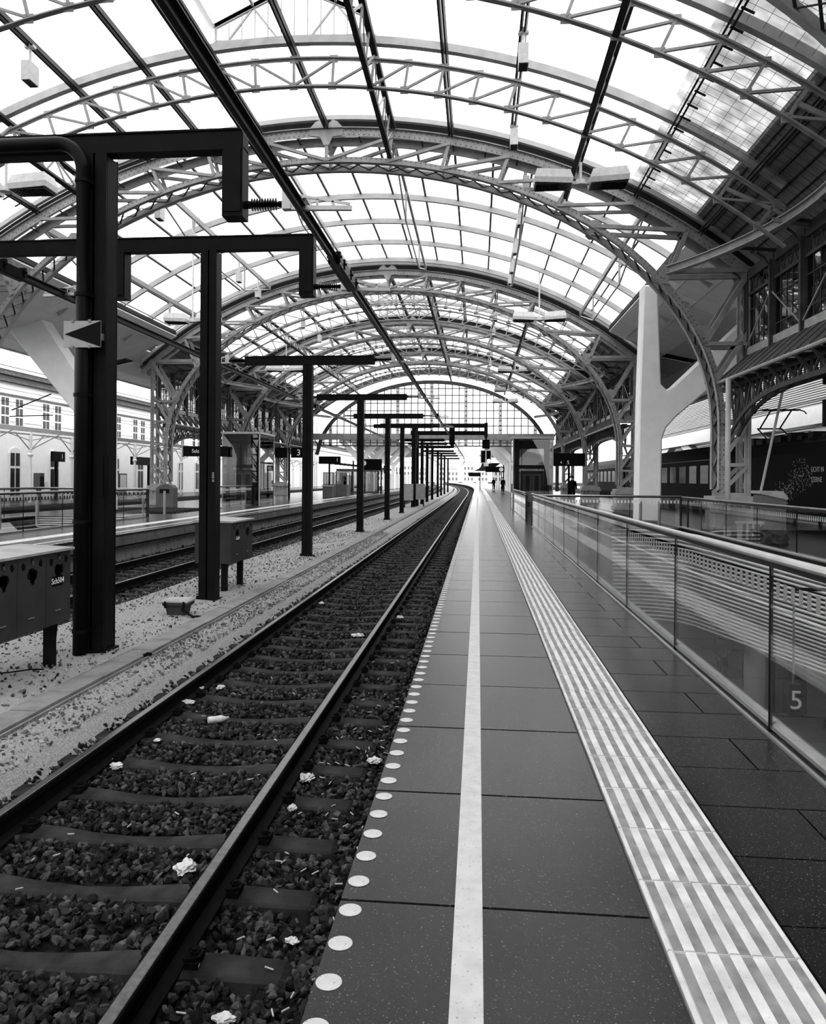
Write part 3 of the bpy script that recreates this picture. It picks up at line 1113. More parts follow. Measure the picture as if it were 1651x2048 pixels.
def lantern(y0, y1, label, slats):
    t = thing('roof_lantern', label, 'roof lantern', (XC, y0, 12.9), 'ridge lanterns')
    zb_, ze, za = circ(2.1, RG), circ(2.1, RG) + .42, circ(2.1, RG) + 1.42
    mb = MB()
    n = round((y1 - y0) / 2.2)
    for k in range(n + 1):
        y = y0 + (y1 - y0) * k / n
        for s in (-1, 1):
            mb.beam((XC + s * 2.15, y, ze), (XC, y, za), .08, .10)
            mb.beam((XC + s * 2.1, y, zb_), (XC + s * 2.1, y, ze), .07, .07)
    for s in (-1, 1):
        mb.beam((XC + s * 2.2, y0, ze), (XC + s * 2.2, y1, ze), .1, .12)
        mb.beam((XC + s * 1.1, y0, (ze + za) / 2), (XC + s * 1.1, y1, (ze + za) / 2), .06, .08)
    mb.beam((XC, y0, za), (XC, y1, za), .08, .10)
    obj('frame', mb, 'steel_lite', t)
    for yy in (y0, y1):
        mb = MB()
        for k in range(-6, 7):
            x = k * .35
            mb.beam((XC + x, yy, zb_ + .02), (XC + x, yy, za - abs(x) * 1.0 / 2.15), .025, .03)
        mb.beam((XC - 2.15, yy, zb_), (XC + 2.15, yy, zb_), .06, .10)
        for s in (-1, 1):
            mb.beam((XC + s * 2.15, yy, ze), (XC, yy, za), .08, .14)
            mb.beam((XC + s * 1.75, yy, zb_ + .05), (XC + s * 1.1, yy, za - .55), .05, .05)
            mb.beam((XC + s * 1.1, yy, za - .55), (XC + s * .45, yy, zb_ + .05), .05, .05)
        obj('gable_frame', mb, 'steel_lite', t)
    for s in (-1, 1):
        mb = MB()
        a = [(XC + s * 2.25, y0, ze + .06), (XC + s * 2.25, y1, ze + .06)]
        b = [(XC, y0, za + .06), (XC, y1, za + .06)]
        mb.slab([a, b] if s < 0 else [b, a], .02)
        obj('roof_pane', mb, 'roofglass', t)
        mb = MB()
        mb.box(XC + s * 2.12 - .01, XC + s * 2.12 + .01, y0, y1, zb_, ze)
        obj('side_pane', mb, 'roofglass', t)
        if slats:
            mb = MB()
            y = y0 + .3
            while y < y1:
                mb.beam((XC + s * 2.1, y, ze - .02), (XC + s * .05, y, za - .06), .03, .06)
                y += .6
            obj('louvre', mb, 'rib_white', t)
    return t
lantern(L1[0], L1[1], 'gabled glass ridge lantern of the near hall at the top of the picture', False)
lantern(L2[0], L2[1], 'gabled ridge lantern of the farther hall with closely set slats', True)

# curved horizontal wind girders between frames along the eaves
def wind(s, y0, y1, label):
    t = thing('wind_girder', label, 'wind girder', (XC + s * 10.5, y0, 7.86), 'curved wind girders')
    pts = []
    for k in range(17):
        f = k / 16
        pts.append(Vector((XC + s * (10.5 + 1.9 * (1 - (2 * f - 1) ** 2) ** 1.0), y0 + (y1 - y0) * f, 7.9)))
    mb = MB()
    for k in range(16):
        mb.beam(pts[k], pts[k + 1], .05, .22)
    obj('web', mb, 'steel', t)
    mb = MB()
    for k in range(16):
        a, b = pts[k], pts[k + 1]
        for z in (-.11, .11):
            mb.beam(a + Vector((0, 0, z)), b + Vector((0, 0, z)), .20, .025)
    obj('flange', mb, 'steel_lite', t)
    mb = MB()
    for k in range(1, 16, 3):
        mb.beam(pts[k], (XC + s * PO, pts[k].y, 7.8), .05, .08)
    obj('strut', mb, 'steel_dark', t)
wind(1, 12.0, 24.6, 'curved pale wind girder at the upper right under the dark roof boards')
for s in (-1, 1):
    for y0, y1, w in ((42.1, 54.6, 'first'), (55.3, 68.0, 'second'), (68.7, 81.2, 'third')):
        wind(s, y0, y1, 'curved wind girder in the %s bay of the farther hall, %s side' % (w, SIDE[s]))

# ------------------------------------------------------------------ clerestory walls with spandrel girders
def clerestory(s, y0, y1, label, skirt):
    X = XC + s * (PO + .02)
    Xi = XC + s * 12.05
    g = 'clerestory walls'
    t = thing('clerestory_window', label + ', glazed upper part', 'clerestory', (X, y0, 5.3), g)
    n = 6
    dy = (y1 - y0) / n
    mb = MB()
    mb.box(X - .07, X + .07, y0, y1, 7.55, 7.85)
    mb.box(X - .06, X + .06, y0, y1, 7.05, 7.13)
    obj('eaves_beam', mb, 'steel_dark', t)
    mb = MB()
    mb.box(X - .08, X + .08, y0, y1, 5.28, 5.50)
    obj('sill_beam', mb, 'steel', t)
    for k in range(n + 1):
        y = y0 + k * dy
        mb = MB()
        mb.box(X - .09, X + .09, y - .07, y + .07, 5.28, 7.8)
        xx = X - s * .14
        mb.box(xx - .03, xx + .03, y - .04, y + .04, 4.9, 7.6)
        mb.tube([(xx, y, 7.2), (xx - s * .03, y, 7.45), (xx - s * .18, y, 7.68), (xx - s * .35, y, 7.8)], .028, 6)
        obj('post', mb, 'steel_dark', t)
    mb = MB()
    for k in range(n):
        a = y0 + k * dy + .07
        b = a + dy - .14
        for j in range(1, 5):
            y = a + (b - a) * j / 5
            mb.box(X - .02, X + .02, y - .013, y + .013, 5.5, 7.05)
        for z in (5.82, 6.62):
            mb.box(X - .02, X + .02, a, b, z - .013, z + .013)
        # small lattice of the head panel
        for j in range(4):
            ya, yb = a + (b - a) * j / 4, a + (b - a) * (j + 1) / 4
            mb.beam((X, ya, 7.13), (X, (ya + yb) / 2, 7.55), .03, .03)
            mb.beam((X, (ya + yb) / 2, 7.55), (X, yb, 7.13), .03, .03)
    obj('glazing_bars', mb, 'steel_dark', t)
    mb = MB()
    for k in range(n):
        a = y0 + k * dy + .1
        b = a + dy - .2
        xx = X - s * .12
        if k % 2 == 0:
            mb.beam((xx, a, 5.5), (xx, b, 6.7), .03, .03)
        else:
            mb.beam((xx, a, 6.7), (xx, b, 5.5), .03, .03)
    obj('brace', mb, 'steel', t)
    mb = MB()
    mb.box(X - .006, X + .006, y0, y1, 5.45, 7.1)
    obj('pane', mb, 'pane_dark', t)
    # lower part: canopy skirt or open lattice band, then arched spandrel girder
    t2 = thing('spandrel_girder', label + ', arched lattice girder below', 'girder', (Xi, y0, 3.2), 'spandrel girders')
    Xm = XC + s * 12.5
    if skirt:
        mb = MB()
        k = 0
        y = y0
        while y < y1 - .01:
            for q in (0, 1):
                zz = .03 if q else 0
                mb.slab([[(X, y + q * .35, 5.3 + zz), (X, y + q * .35 + .35, 5.3 + zz)], [(Xi, y + q * .35, 4.5 + zz), (Xi, y + q * .35 + .35, 4.5 + zz)]], .03)
            y += .7
        obj('skirt', mb, 'skirt', t2)
    else:
        mb = MB()
        k = round((y1 - y0) / .95)
        for i in range(k):
            ya, yb = y0 + (y1 - y0) * i / k, y0 + (y1 - y0) * (i + 1) / k
            mb.beam((X, ya, 5.25), (Xm, (ya + yb) / 2, 4.5), .10, .10)
            mb.beam((Xm, (ya + yb) / 2, 4.5), (X, yb, 5.25), .10, .10)
            mb.beam((X, ya, 5.25), (X, (ya + yb) / 2, 4.5), .08, .08)
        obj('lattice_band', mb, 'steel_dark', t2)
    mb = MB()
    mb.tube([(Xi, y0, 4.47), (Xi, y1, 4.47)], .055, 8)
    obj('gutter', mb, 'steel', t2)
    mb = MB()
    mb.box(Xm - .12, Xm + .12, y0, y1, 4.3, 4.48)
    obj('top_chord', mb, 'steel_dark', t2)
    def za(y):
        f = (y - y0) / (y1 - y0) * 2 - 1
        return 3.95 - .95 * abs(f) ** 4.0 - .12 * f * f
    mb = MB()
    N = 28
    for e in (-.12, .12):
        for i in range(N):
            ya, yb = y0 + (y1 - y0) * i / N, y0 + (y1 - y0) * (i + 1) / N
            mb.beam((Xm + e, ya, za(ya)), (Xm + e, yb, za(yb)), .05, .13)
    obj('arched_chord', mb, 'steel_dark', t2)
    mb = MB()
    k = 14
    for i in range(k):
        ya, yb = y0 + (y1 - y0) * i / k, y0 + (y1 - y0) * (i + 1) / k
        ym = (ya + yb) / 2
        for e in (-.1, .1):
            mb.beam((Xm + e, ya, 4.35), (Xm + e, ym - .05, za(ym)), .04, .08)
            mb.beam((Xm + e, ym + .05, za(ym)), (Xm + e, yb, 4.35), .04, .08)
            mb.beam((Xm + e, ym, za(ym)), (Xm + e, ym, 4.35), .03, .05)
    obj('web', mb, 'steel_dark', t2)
    if skirt:
        mb = MB()
        for i in range(k):
            ya = y0 + (y1 - y0) * (i + .5) / k
            mb.beam((Xi, ya, 4.42), (X + s * .1, ya, 4.42), .5, .03)
            mb.beam((Xi, ya, 4.40), (Xm, ya, 3.95), .04, .06)
        obj('soffit_panel', mb, 'steel_dark', t2)
BAY = [(12.05, 24.5, 'right side wall of the near hall'), (-2.0, 11.3, 'right side wall beside the viewer'), (42.15, 54.6, 'right wall of the farther hall, first bay'), (55.35, 68.0, 'right wall of the farther hall, second bay'), (68.75, 81.2, 'right wall of the farther hall, third bay')]
for y0, y1, lb in BAY:
    clerestory(1, y0, y1, lb, True)
for y0, y1, lb in [(42.15, 54.6, 'left wall of the farther hall, first bay'), (55.35, 68.0, 'left wall of the farther hall, second bay'), (68.75, 81.2, 'left wall of the farther hall, third bay')]:
    clerestory(-1, y0, y1, lb, False)

# ------------------------------------------------------------------ glazed end gable of the farther hall
t = thing('glazed_gable', 'glazed end gable closing the farther hall above the tracks', 'gable', (XC, 81.6, 4.9))
y = 81.6
mb = MB()
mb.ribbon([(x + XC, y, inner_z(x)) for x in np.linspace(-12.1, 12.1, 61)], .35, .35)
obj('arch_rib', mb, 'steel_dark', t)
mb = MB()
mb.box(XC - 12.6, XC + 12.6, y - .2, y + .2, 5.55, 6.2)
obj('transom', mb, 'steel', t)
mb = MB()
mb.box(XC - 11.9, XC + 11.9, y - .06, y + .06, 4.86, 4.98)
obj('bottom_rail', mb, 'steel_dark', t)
for k in range(-3, 4):
    mb = MB()
    x = k * 3.55
    ztop = inner_z(x)
    mb.beam((XC + x - .12, y, 4.9), (XC + x - .12, y, ztop), .09, .12, (0, 1, 0))
    mb.beam((XC + x + .12, y, 4.9), (XC + x + .12, y, ztop), .09, .12, (0, 1, 0))
    z = 5.0
    while z < ztop - .3:
        mb.box(XC + x - .12, XC + x + .12, y - .02, y + .02, z, z + .12)
        z += .5
    obj('mullion', mb, 'steel', t)
mb = MB()
for k in range(-17, 18):
    x = k * .71
    zt = inner_z(min(abs(x), 12.1))
    mb.box(XC + x - .045, XC + x + .045, y - .03, y + .03, 4.9, max(zt, 5.2))
for z in (5.25, 7.0, 7.8, 8.6, 9.4, 10.2, 10.9):
    w = 12.1 * math.sqrt(max(0, 1 - ((z - 3.2) / 8.38) ** 2))
    mb.box(XC - w, XC + w, y - .02, y + .02, z - .045, z + .045)
obj('glazing_bars', mb, 'steel_dark', t)
mb = MB()
poly = [(12.1 * math.cos(a), 3.2 + 8.3 * math.sin(a)) for a in np.linspace(.21, math.pi - .21, 40)]
mb.prism(poly, lambda a, b: (XC + a, y - .01, b), lambda a, b: (XC + a, y + .01, b))
obj('pane', mb, 'gable', t)
mb = MB()
xs = np.linspace(-13.6, 13.6, 49)
mb.ribbon([(x + XC, y, circ(x, RC + .2)) for x in xs], .3, .55)
obj('roof_edge', mb, 'steel_dark', t)
for s in (-1, 1):
    mb = MB()
    for k in range(8):
        x = 12.1 + k * .2
        mb.box(XC + s * x - .02, XC + s * x + .02, y - .03, y + .03, .3, min(7.6, circ(x)))
    mb.beam((XC + s * 12.0, y, 5.0), (XC + s * 13.4, y, 7.3), .08, .1)
    mb.beam((XC + s * 12.9, y, .3), (XC + s * 12.9, y, 7.6), .3, .3, (0, 1, 0))
    obj('side_frame', mb, 'steel_dark', t)

# ------------------------------------------------------------------ glass link roof between the halls
y0, y1 = 25.4, 41.3
ribs_y = [25.6, 28.7, 31.8, 34.9, 38.0, 41.1]
t = thing('link_roof', 'glass link roof with slim pale arched ribs between the two halls', 'link roof', (XC, y0, 9))
xs = np.linspace(-13.0, 13.0, 45)
for yy in ribs_y:
    mb = MB()
    mb.ribbon([(x + XC, yy, circ(x, RC + .60)) for x in xs], .14, .22)
    obj('rib', mb, 'rib_white', t)
for k in range(-9, 10):
    rel = k * 1.28
    th = math.asin(rel / RC)
    mb = MB()
    p = (XC + (RC + .72) * math.sin(th), y0, ZC + (RC + .72) * math.cos(th))
    q = (p[0], y1, p[2])
    mb.beam(p, q, .07, .10, (math.sin(th), 0, math.cos(th)))
    obj('glazing_bar', mb, 'steel_dark', t)
for s in (-1, 1):
    mb = arc_sheet(RC + .80, *sorted((0, s * 11.6)), y0 - .4, y1 + .6, .03, 16)
    obj('pane', mb, 'roofglass', t)
# under-spanned beams below the link roof
def trussed(rel, label):
    th = math.asin(rel / RC)
    X_, Z_ = XC + (RC + .3) * math.sin(th), ZC + (RC + .3) * math.cos(th)
    t = thing('under_spanned_beam', label, 'roof beam', (X_, y0, Z_), 'under-spanned beams of the link roof')
    mb = MB()
    mb.beam((X_, y0, Z_), (X_, y1, Z_), .10, .2)
    obj('beam', mb, 'rib_white', t)
    ya, yb = y0 + 4.6, y1 - 4.6
    for yy in (ya, yb):
        mb = MB()
        mb.beam((X_, yy, Z_), (X_, yy, Z_ - 1.25), .07, .09, (0, 1, 0))
        obj('post', mb, 'rib_white', t)
    mb = MB()
    for a, b in (((X_, y0, Z_ - .1), (X_, ya, Z_ - 1.25)), ((X_, ya, Z_ - 1.25), (X_, yb, Z_ - 1.25)), ((X_, yb, Z_ - 1.25), (X_, y1, Z_ - .1))):
        mb.tube([a, b], .035, 8)
    obj('tie_rod', mb, 'rib_white', t)
for s in (-1, 1):
    for rel, w in ((2.0, 'beside the middle'), (6.25, 'halfway up the slope'), (9.9, 'low on the slope')):
        trussed(s * rel, 'pale under-spanned beam %s of the link roof, %s side' % (w, SIDE[s]))

mb = MB()
for x in np.arange(9.6, 13.4, .3):
    mb.tube([(XC + x, 4, circ(x, RC + .44)), (XC + x, 24.2, circ(x, RC + .44))], .005, 3)
xs_ = np.linspace(9.6, 13.3, 8)
for y in np.arange(4, 24.2, .3):
    mb.tube([(XC + x, y, circ(x, RC + .44)) for x in xs_], .005, 3)
tag(obj('wire_netting', mb, 'purlin'), 'fine wire netting stretched under the lower right roof slope', 'netting', kind='stuff')
# ------------------------------------------------------------------ white forked columns and side canopies of the link roof
def forked_column(s, label):
    cx_ = XC + s * 11.1
    yc = 30.0 if s > 0 else 32.3
    t = thing('forked_column', label, 'column', (cx_, yc, 0), 'white forked columns')
    rng_ = lambda pts, h: [(XC + s * a, yc + h * sg, b) for sg in (1,) for a, b in pts]
    # outline in (offset from the hall's middle, height): trunk, upright arm, slanting arm
    trunk = [(10.68, 0), (11.52, 0), (11.56, 3.05), (11.70, 3.45), (12.05, 3.85), (15.4, 6.75), (14.5, 7.45), (11.95, 4.98), (11.7, 4.85), (11.50, 5.05), (11.36, 8.7), (10.86, 8.7), (10.74, 4.5)]
    if s < 0:
        trunk = [(10.68, 0), (11.52, 0), (11.55, 3.0), (11.75, 3.6), (12.25, 4.2), (15.65, 8.25), (13.75, 8.25), (12.25, 6.05), (11.8, 5.45), (11.5, 5.6), (11.36, 8.7), (10.86, 8.7), (10.74, 4.5)]
    mb = MB()
    n = len(trunk)
    c = (0, 0)
    ins = []
    # bevelled slab: inset outline at both faces
    P = [Vector((a, b)) for a, b in trunk]
    for i in range(n):
        d0, d1 = (P[i] - P[i - 1]).normalized(), (P[(i + 1) % n] - P[i]).normalized()
        n0, n1 = Vector((-d0.y, d0.x)), Vector((-d1.y, d1.x))
        m_ = (n0 + n1)
        m_ = m_ / max(.5, m_.length_squared) * 2
        ins.append(P[i] + m_ * .05)
    rings = []
    for dy, pp in ((-.42, ins), (-.37, P), (.37, P), (.42, ins)):
        rings.append([(XC + s * p[0], yc + dy, p[1]) for p in pp])
    mb.loft(rings)
    obj('shaft', mb, 'white_steel', t)
    return t
forked_column(1, 'white forked concrete column standing among the tracks side balustrades, slanting arm to the right')
forked_column(-1, 'white forked concrete column mostly hidden behind the nearest black pole')

def canopy(s, label):
    t = thing('side_canopy', label, 'canopy', (XC + s * 13, 25.4, 7.4), 'curved side canopies')
    prof = [(11.5, 9.15), (12.3, 8.75), (13.2, 8.4), (14.4, 8.0), (16, 7.65)] + ([(18, 7.45), (20.5, 7.5), (21.2, 7.75)] if s > 0 else [(17.2, 7.5)])
    def strip(pr, ya, yb, n):
        mb = MB()
        for i in range(len(pr) - 1):
            for k in range(n):
                a, b = ya + (yb - ya) * k / n, ya + (yb - ya) * (k + 1) / n
                sh = (b - a) * .5 if i % 2 else 0
                a2, b2 = max(ya, a + sh), min(yb, b + sh)
                if b2 - a2 < .05:
                    continue
                g = .014
                x0, z0 = pr[i]
                x1, z1 = pr[i + 1]
                x0g, x1g = x0 + g, x1 - g
                mb.slab([[(XC + s * x0g, a2 + g, z0), (XC + s * x0g, b2 - g, z0)], [(XC + s * x1g, a2 + g, z1), (XC + s * x1g, b2 - g, z1)]], .05)
        return mb
    obj('soffit', strip(prof, 25.3, 41.3, 7), 'soffit', t)
    pr2 = [p for p in prof if p[0] >= 13.2]
    mb = strip(pr2, 41.3, 81, 16)
    if s > 0:
        m2 = strip(pr2, 6, 25.3, 8)
        obj('soffit', m2, 'soffit', t)
    obj('soffit', mb, 'soffit', t)
    mb = MB()
    rows = []
    for yy in ((6 if s > 0 else 25.3), 81):
        rows.append([(XC + s * x, yy, z + .10) for x, z in pr2])
    mb.slab(rows, .3)
    rows = [[(XC + s * x, yy, z + .10) for x, z in prof[:4]] for yy in (25.35, 41.2)]
    mb.slab(rows, .2)
    obj('deck', mb, 'soffit_gap', t)
    mb = MB()
    mb.box(*sorted((XC + s * prof[-1][0], XC + s * (prof[-1][0] + .15))), (6 if s > 0 else 25.3), 81, 7.45, 8.2)
    obj('fascia', mb, 'white_steel', t)
    return t
canopy(-1, 'curved panelled canopy over the far platform at the left edge')
canopy(1, 'curved panelled canopy behind the riveted columns on the right')

# ------------------------------------------------------------------ catenary poles with arms
def insul_mb(p, d, n=10, L=.34, r=.045):
    """ribbed insulator from p along the x direction d"""
    mb = MB()
    x, y, z = p
    mb.tube([(x, y, z), (x + d * .06, y, z)], .045, 10)
    mb.tube([(x + d * .05, y, z), (x + d * (L + .07), y, z)], .028, 10)
    for k in range(n):
        xx = x + d * (.08 + (L - .06) * k / (n - 1))
        mb.tube([(xx - .004, y, z), (xx + .002, y, z), (xx + .010, y, z)], [.03, r + .028, .03], 14)
    mb.tube([(x + d * (L + .05), y, z), (x + d * (L + .10), y, z)], .035, 10)
    return mb
def bracket_mb(p, d):
    """pale clamp plate and triangular bracket over the conductor rail"""
    mb = MB()
    x, y, z = p
    mb.box(*sorted((x, x + d * .10)), y - .05, y + .05, z - .12, z + .10)
    mb.beam((x + d * .05, y, z - .10), (x + d * .80, y, z - .12), .06, .05)
    mb.beam((x + d * .08, y, z + .06), (x + d * .78, y, z - .07), .02, .03)
    for f in (.22, .40, .58):
        mb.beam((x + d * f, y, z - .10), (x + d * f, y, z + .05 - f * .14), .02, .03)
    return mb
XPOLE = -4.44
def gallows(y, label, kind, w=.26):
    t = thing('catenary_pole', label, 'catenary pole', (XPOLE, y, -.52), 'black catenary poles between the tracks')
    zt = 5.5 if kind == 'drop' else 4.7
    mb = MB()
    h = w / 2
    # H-section shaft
    mb.box(XPOLE - h, XPOLE + h, y - h, y - h + .02, -.52, zt - .24)
    mb.box(XPOLE - h, XPOLE + h, y + h - .02, y + h, -.52, zt - .24)
    mb.box(XPOLE - .012, XPOLE + .012, y - h, y + h, -.52, zt - .24)
    mb.box(XPOLE - h, XPOLE + h, y - h + .03, y + h - .03, -.52, zt - .26)
    obj('shaft', mb, 'pole', t)
    mb = MB()
    mb.box(XPOLE - h - .04, XPOLE + h + .04, y - h - .02, y + h + .02, -.52, -.49)
    for sx in (-1, 1):
        mb.tube([(XPOLE + sx * (h + .02), y - h, -.5), (XPOLE + sx * (h + .02), y - h, -.44)], .02, 6)
    obj('base_plate', mb, 'pole', t)
    xl = -8.75 if kind == 'drop' else -6.12
    mb = MB()
    mb.box(xl, -2.69, y - .11, y + .11, zt - .22, zt)
    mb.box(xl, -2.69, y - .13, y - .11, zt - .02, zt)
    mb.box(xl, -2.69, y - .13, y - .11, zt - .24, zt - .22)
    obj('crossbeam', mb, 'pole', t)
    for s_, xe in ((1, -2.69), (-1, -6.12)):
        if kind == 'drop':
            mb = MB()
            a, b = sorted((xe, xe - s_ * .24))
            mb.box(a, b, y - .12, y + .12, 4.5, zt - .2)
            mb.box(a + .02, b - .02, y - .135, y - .12, 4.55, zt - .24)
            obj('drop_arm', mb, 'pole', t)
            zi = 4.66
        else:
            zi = 4.6
        mb = insul_mb((xe, y, zi), s_)
        o = obj('insulator', mb, 'insul', t)
        obj('rail_bracket', bracket_mb((xe + s_ * .44, y, zi + .05), s_), 'alu', t)
    if kind == 'drop':
        mb = MB()
        x = xl + .05
        while x < -2.8:
            mb.tube([(x, y - .05, zt), (x + rng.uniform(-.02, .02), y - .07, zt + .09)], .0012, 3)
            mb.tube([(x + .02, y + .05, zt), (x + rng.uniform(-.02, .04), y + .07, zt + .09)], .0012, 3)
            x += .045
        obj('bird_spike', mb, 'steel', t)['kind'] = 'stuff'
    return t
PY = [(8.83, 'drop', .30), (12.69, 'drop', .27), (20.21, 'tee', .24), (29.47, 'tee', .24), (38.35, 'tee', .24), (45.8, 'tee', .24), (62.4, 'tee', .24), (68.7, 'tee', .24), (76.3, 'tee', .24), (86.9, 'tee', .24), (94.9, 'tee', .24), (104.4, 'tee', .24), (118.6, 'tee', .24)]
PL = ['nearest black catenary pole, thick pipe up its side and an arrow plate on it', 'second black catenary pole, grey track cabinet standing at its right foot', 'third black catenary pole, the first with a plain T-shaped top',
      'fourth black catenary pole, T-shaped, right beyond the third', 'fifth black catenary pole, T-shaped', 'sixth black catenary pole, T-shaped, last one before the double signal gantry', 'first black T-shaped catenary pole beyond the signal gantry']
poles = []
teeroot = None
for i, (y, kd, w) in enumerate(PY):
    lb = PL[i] if i < len(PL) else '%s black T-shaped catenary pole beyond the signal gantry' % ORD[i - 6]
    if kd == 'drop':
        poles.append(gallows(y, lb, kd, w))
    elif teeroot is None:
        teeroot = gallows(y, lb, kd, w)
        teey = y
        poles.append(teeroot)
    else:
        poles.append(dup(teeroot, (bend(y), y - teey, 0), lb))
p1 = poles[0]
mb = MB()
y = 8.83 - .24
xq = XPOLE - .085
arc = [(xq - .32 + .32 * math.sin(a), y, 5.02 + .32 * math.cos(a)) for a in np.linspace(0, math.pi / 2, 9)]
mb.tube([(-8.75, y, 5.34)] + arc + [(xq, y, 3.0), (xq, y, -.52)], .078, 16)
obj('pipe', mb, 'pole_pipe', p1, smooth=True)
mb = MB()
for z in (-.25, 1.0, 2.45, 3.6, 4.9):
    mb.tube([(xq, y, z - .02), (xq, y, z + .02)], .088, 16)
    mb.box(xq - .09, xq + .09, y + .05, y + .1, z - .02, z + .02)
obj('pipe_clip', mb, 'pole', p1)
mb = MB()
mb.box(XPOLE + .165, XPOLE + .175, 8.72, 8.735, 1.3, 1.75)
mb.prism([(-.02, -.24), (.02, -.24), (.02, .24), (-.02, .24)], lambda a, b: (XPOLE + .12 + a, 8.67, 1.52 + b), lambda a, b: (XPOLE + .12 + a, 8.665, 1.52 + b))
obj('number_plate', mb, 'black', p1)
for p_, yy, ww in ((p1, 8.83, .30), (poles[1], 12.69, .27)):
    text_mesh('20 8303' if p_ is p1 else '20 8304', .05, 'steel_lite', 'number', p_, (XPOLE + ww / 2 - .03, yy - ww / 2 - .004, 1.52), (0, 0, 1), (-1, 0, 0), .001)
# arrow plate: pale board with a black wedge pointing left
t = tag(obj('arrow_plate', MB().box(-4.69, -4.25, 8.49, 8.50, 2.98, 3.28), 'sign_plate'), 'pale plate with a black wedge pointing left, fixed on the nearest black pole', 'sign')
mb = MB()
mb.prism([(-4.675, 3.13), (-4.25, 2.985), (-4.25, 3.275)], lambda a, b: (a, 8.489, b), lambda a, b: (a, 8.484, b))
obj('wedge', mb, 'black', t)
mb = MB()
for x in (-4.58, -4.38):
    mb.box(x - .015, x + .015, 8.478, 8.492, 3.265, 3.295)
    mb.box(x - .015, x + .015, 8.478, 8.492, 2.97, 3.0)
mb.box(-4.6, -4.3, 8.5, 8.69, 3.08, 3.16)
obj('clamp', mb, 'brass', t)

# overhead conductor rails
def conductor(x, z, label, lap):
    o = MB()
    pr = [(-.055, .06), (.055, .06), (.055, .045), (.016, .035), (.016, -.02), (.03, -.045), (.012, -.062), (-.012, -.062), (-.03, -.045), (-.016, -.02), (-.016, .035), (-.055, .045)]
    ys = [1.5] + [y for y in YS if 1.5 < y < 200]
    o.loft([[(x + bend(y) + a, y, z + b) for a, b in pr] for y in ys])
    t = tag(obj('conductor_rail', o, 'contact'), label, 'overhead conductor rail', 'overhead conductor rails')
    for k, ya in enumerate(lap):
        mb = MB()
        mb.box(x - .075, x - .02, ya, ya + 1.7, z - .06, z + .10)
        mb.box(x + .02, x + .075, ya + .1, ya + 1.6, z - .05, z + .08)
        for yy in (ya + .1, ya + .5, ya + 1.1, ya + 1.6):
            mb.box(x - .09, x + .09, yy - .03, yy + .03, z - .02, z + .12)
            mb.tube([(x - .11, yy, z + .05), (x + .11, yy, z + .05)], .02, 6)
        obj('joint_clamp', mb, 'insul', t)
    mb = MB()
    for yc, kd, w in PY:
        mb.box(x - .05, x + .05, yc - .08, yc + .08, z + .05, z + .11)
    obj('hanger', mb, 'insul', t)
    return t
conductor(-2.03, 4.58, 'overhead conductor rail above the near track, running from top to the vanishing point', (10.8, 38))
conductor(-7.0, 4.58, 'overhead conductor rail above the track along the far platform', (9.8, 33))

# ------------------------------------------------------------------ signal gantry with light signal
yg = 57.0
t = thing('signal_gantry', 'black double-post gantry reaching over the near track to carry the signal', 'signal gantry', (-4.5, yg, -.5))
mb = MB(); mb.box(-4.72, -4.42, yg - 1.3, yg - 1.0, -.5, 5.0); obj('post', mb, 'pole', t)
mb = MB(); mb.box(-4.68, -4.38, yg + .9, yg + 1.2, -.5, 5.0); obj('post', mb, 'pole', t)
mb = MB(); mb.box(-7.0, .62, yg - 1.25, yg - 1.05, 5.15, 5.45); obj('beam', mb, 'pole', t)
mb = MB(); mb.box(-5.0, .62, yg + .95, yg + 1.15, 4.75, 5.05); obj('beam', mb, 'pole', t)
mb = MB()
mb.box(.42, .66, yg - 1.3, yg + 1.2, 4.55, 5.5)
mb.box(.5, .62, yg - .1, yg + .1, 3.95, 4.6)
obj('hanger', mb, 'pole', t)
for x in (-4.6, -1.9):
    mb = MB()
    mb.box(x - .2, x + .2, yg - .3, yg + .2, 4.0, 5.2)
    mb.box(x - .1, x + .15, yg - .3, yg + .2, 3.75, 4.1)
    obj('drop_arm', mb, 'pole', t)
t = thing('light_signal', 'black twin light signal hanging over the platform edge, its lower right lamp lit', 'signal', (.6, yg, 2.9))
mb = MB(); mb.box(.28, .82, yg - .15, yg + .1, 3.72, 4.35); obj('number_box', mb, 'black_matt', t)
mb = MB(); mb.box(.16, .94, yg - .1, yg + .1, 2.65, 3.62); mb.box(.40, .74, yg - .3, yg + .1, 2.45, 2.66); obj('backplate', mb, 'sign_white', t)
for x in (.36, .74):
    mb = MB(); mb.box(x - .15, x + .15, yg - .14, yg - .1, 2.72, 3.56); obj('lamp_board', mb, 'black_matt', t)
for x, z, m in ((.36, 2.95, 'black'), (.36, 3.3, 'black'), (.74, 3.35, 'black'), (.74, 3.1, 'black'), (.76, 2.84, 'lit')):
    mb = MB(); mb.tube([(x, yg - .17, z), (x, yg - .14, z)], .085 if m != 'lit' else .12, 14); obj('lamp', mb, m, t)
mb = MB()
for k in range(3):
    for j in range(3):
        mb.box(.38 + j * .14, .44 + j * .14, yg - .16, yg - .15, 3.85 + k * .15, 3.91 + k * .15)
obj('number_lamp', mb, 'cabinet', t)

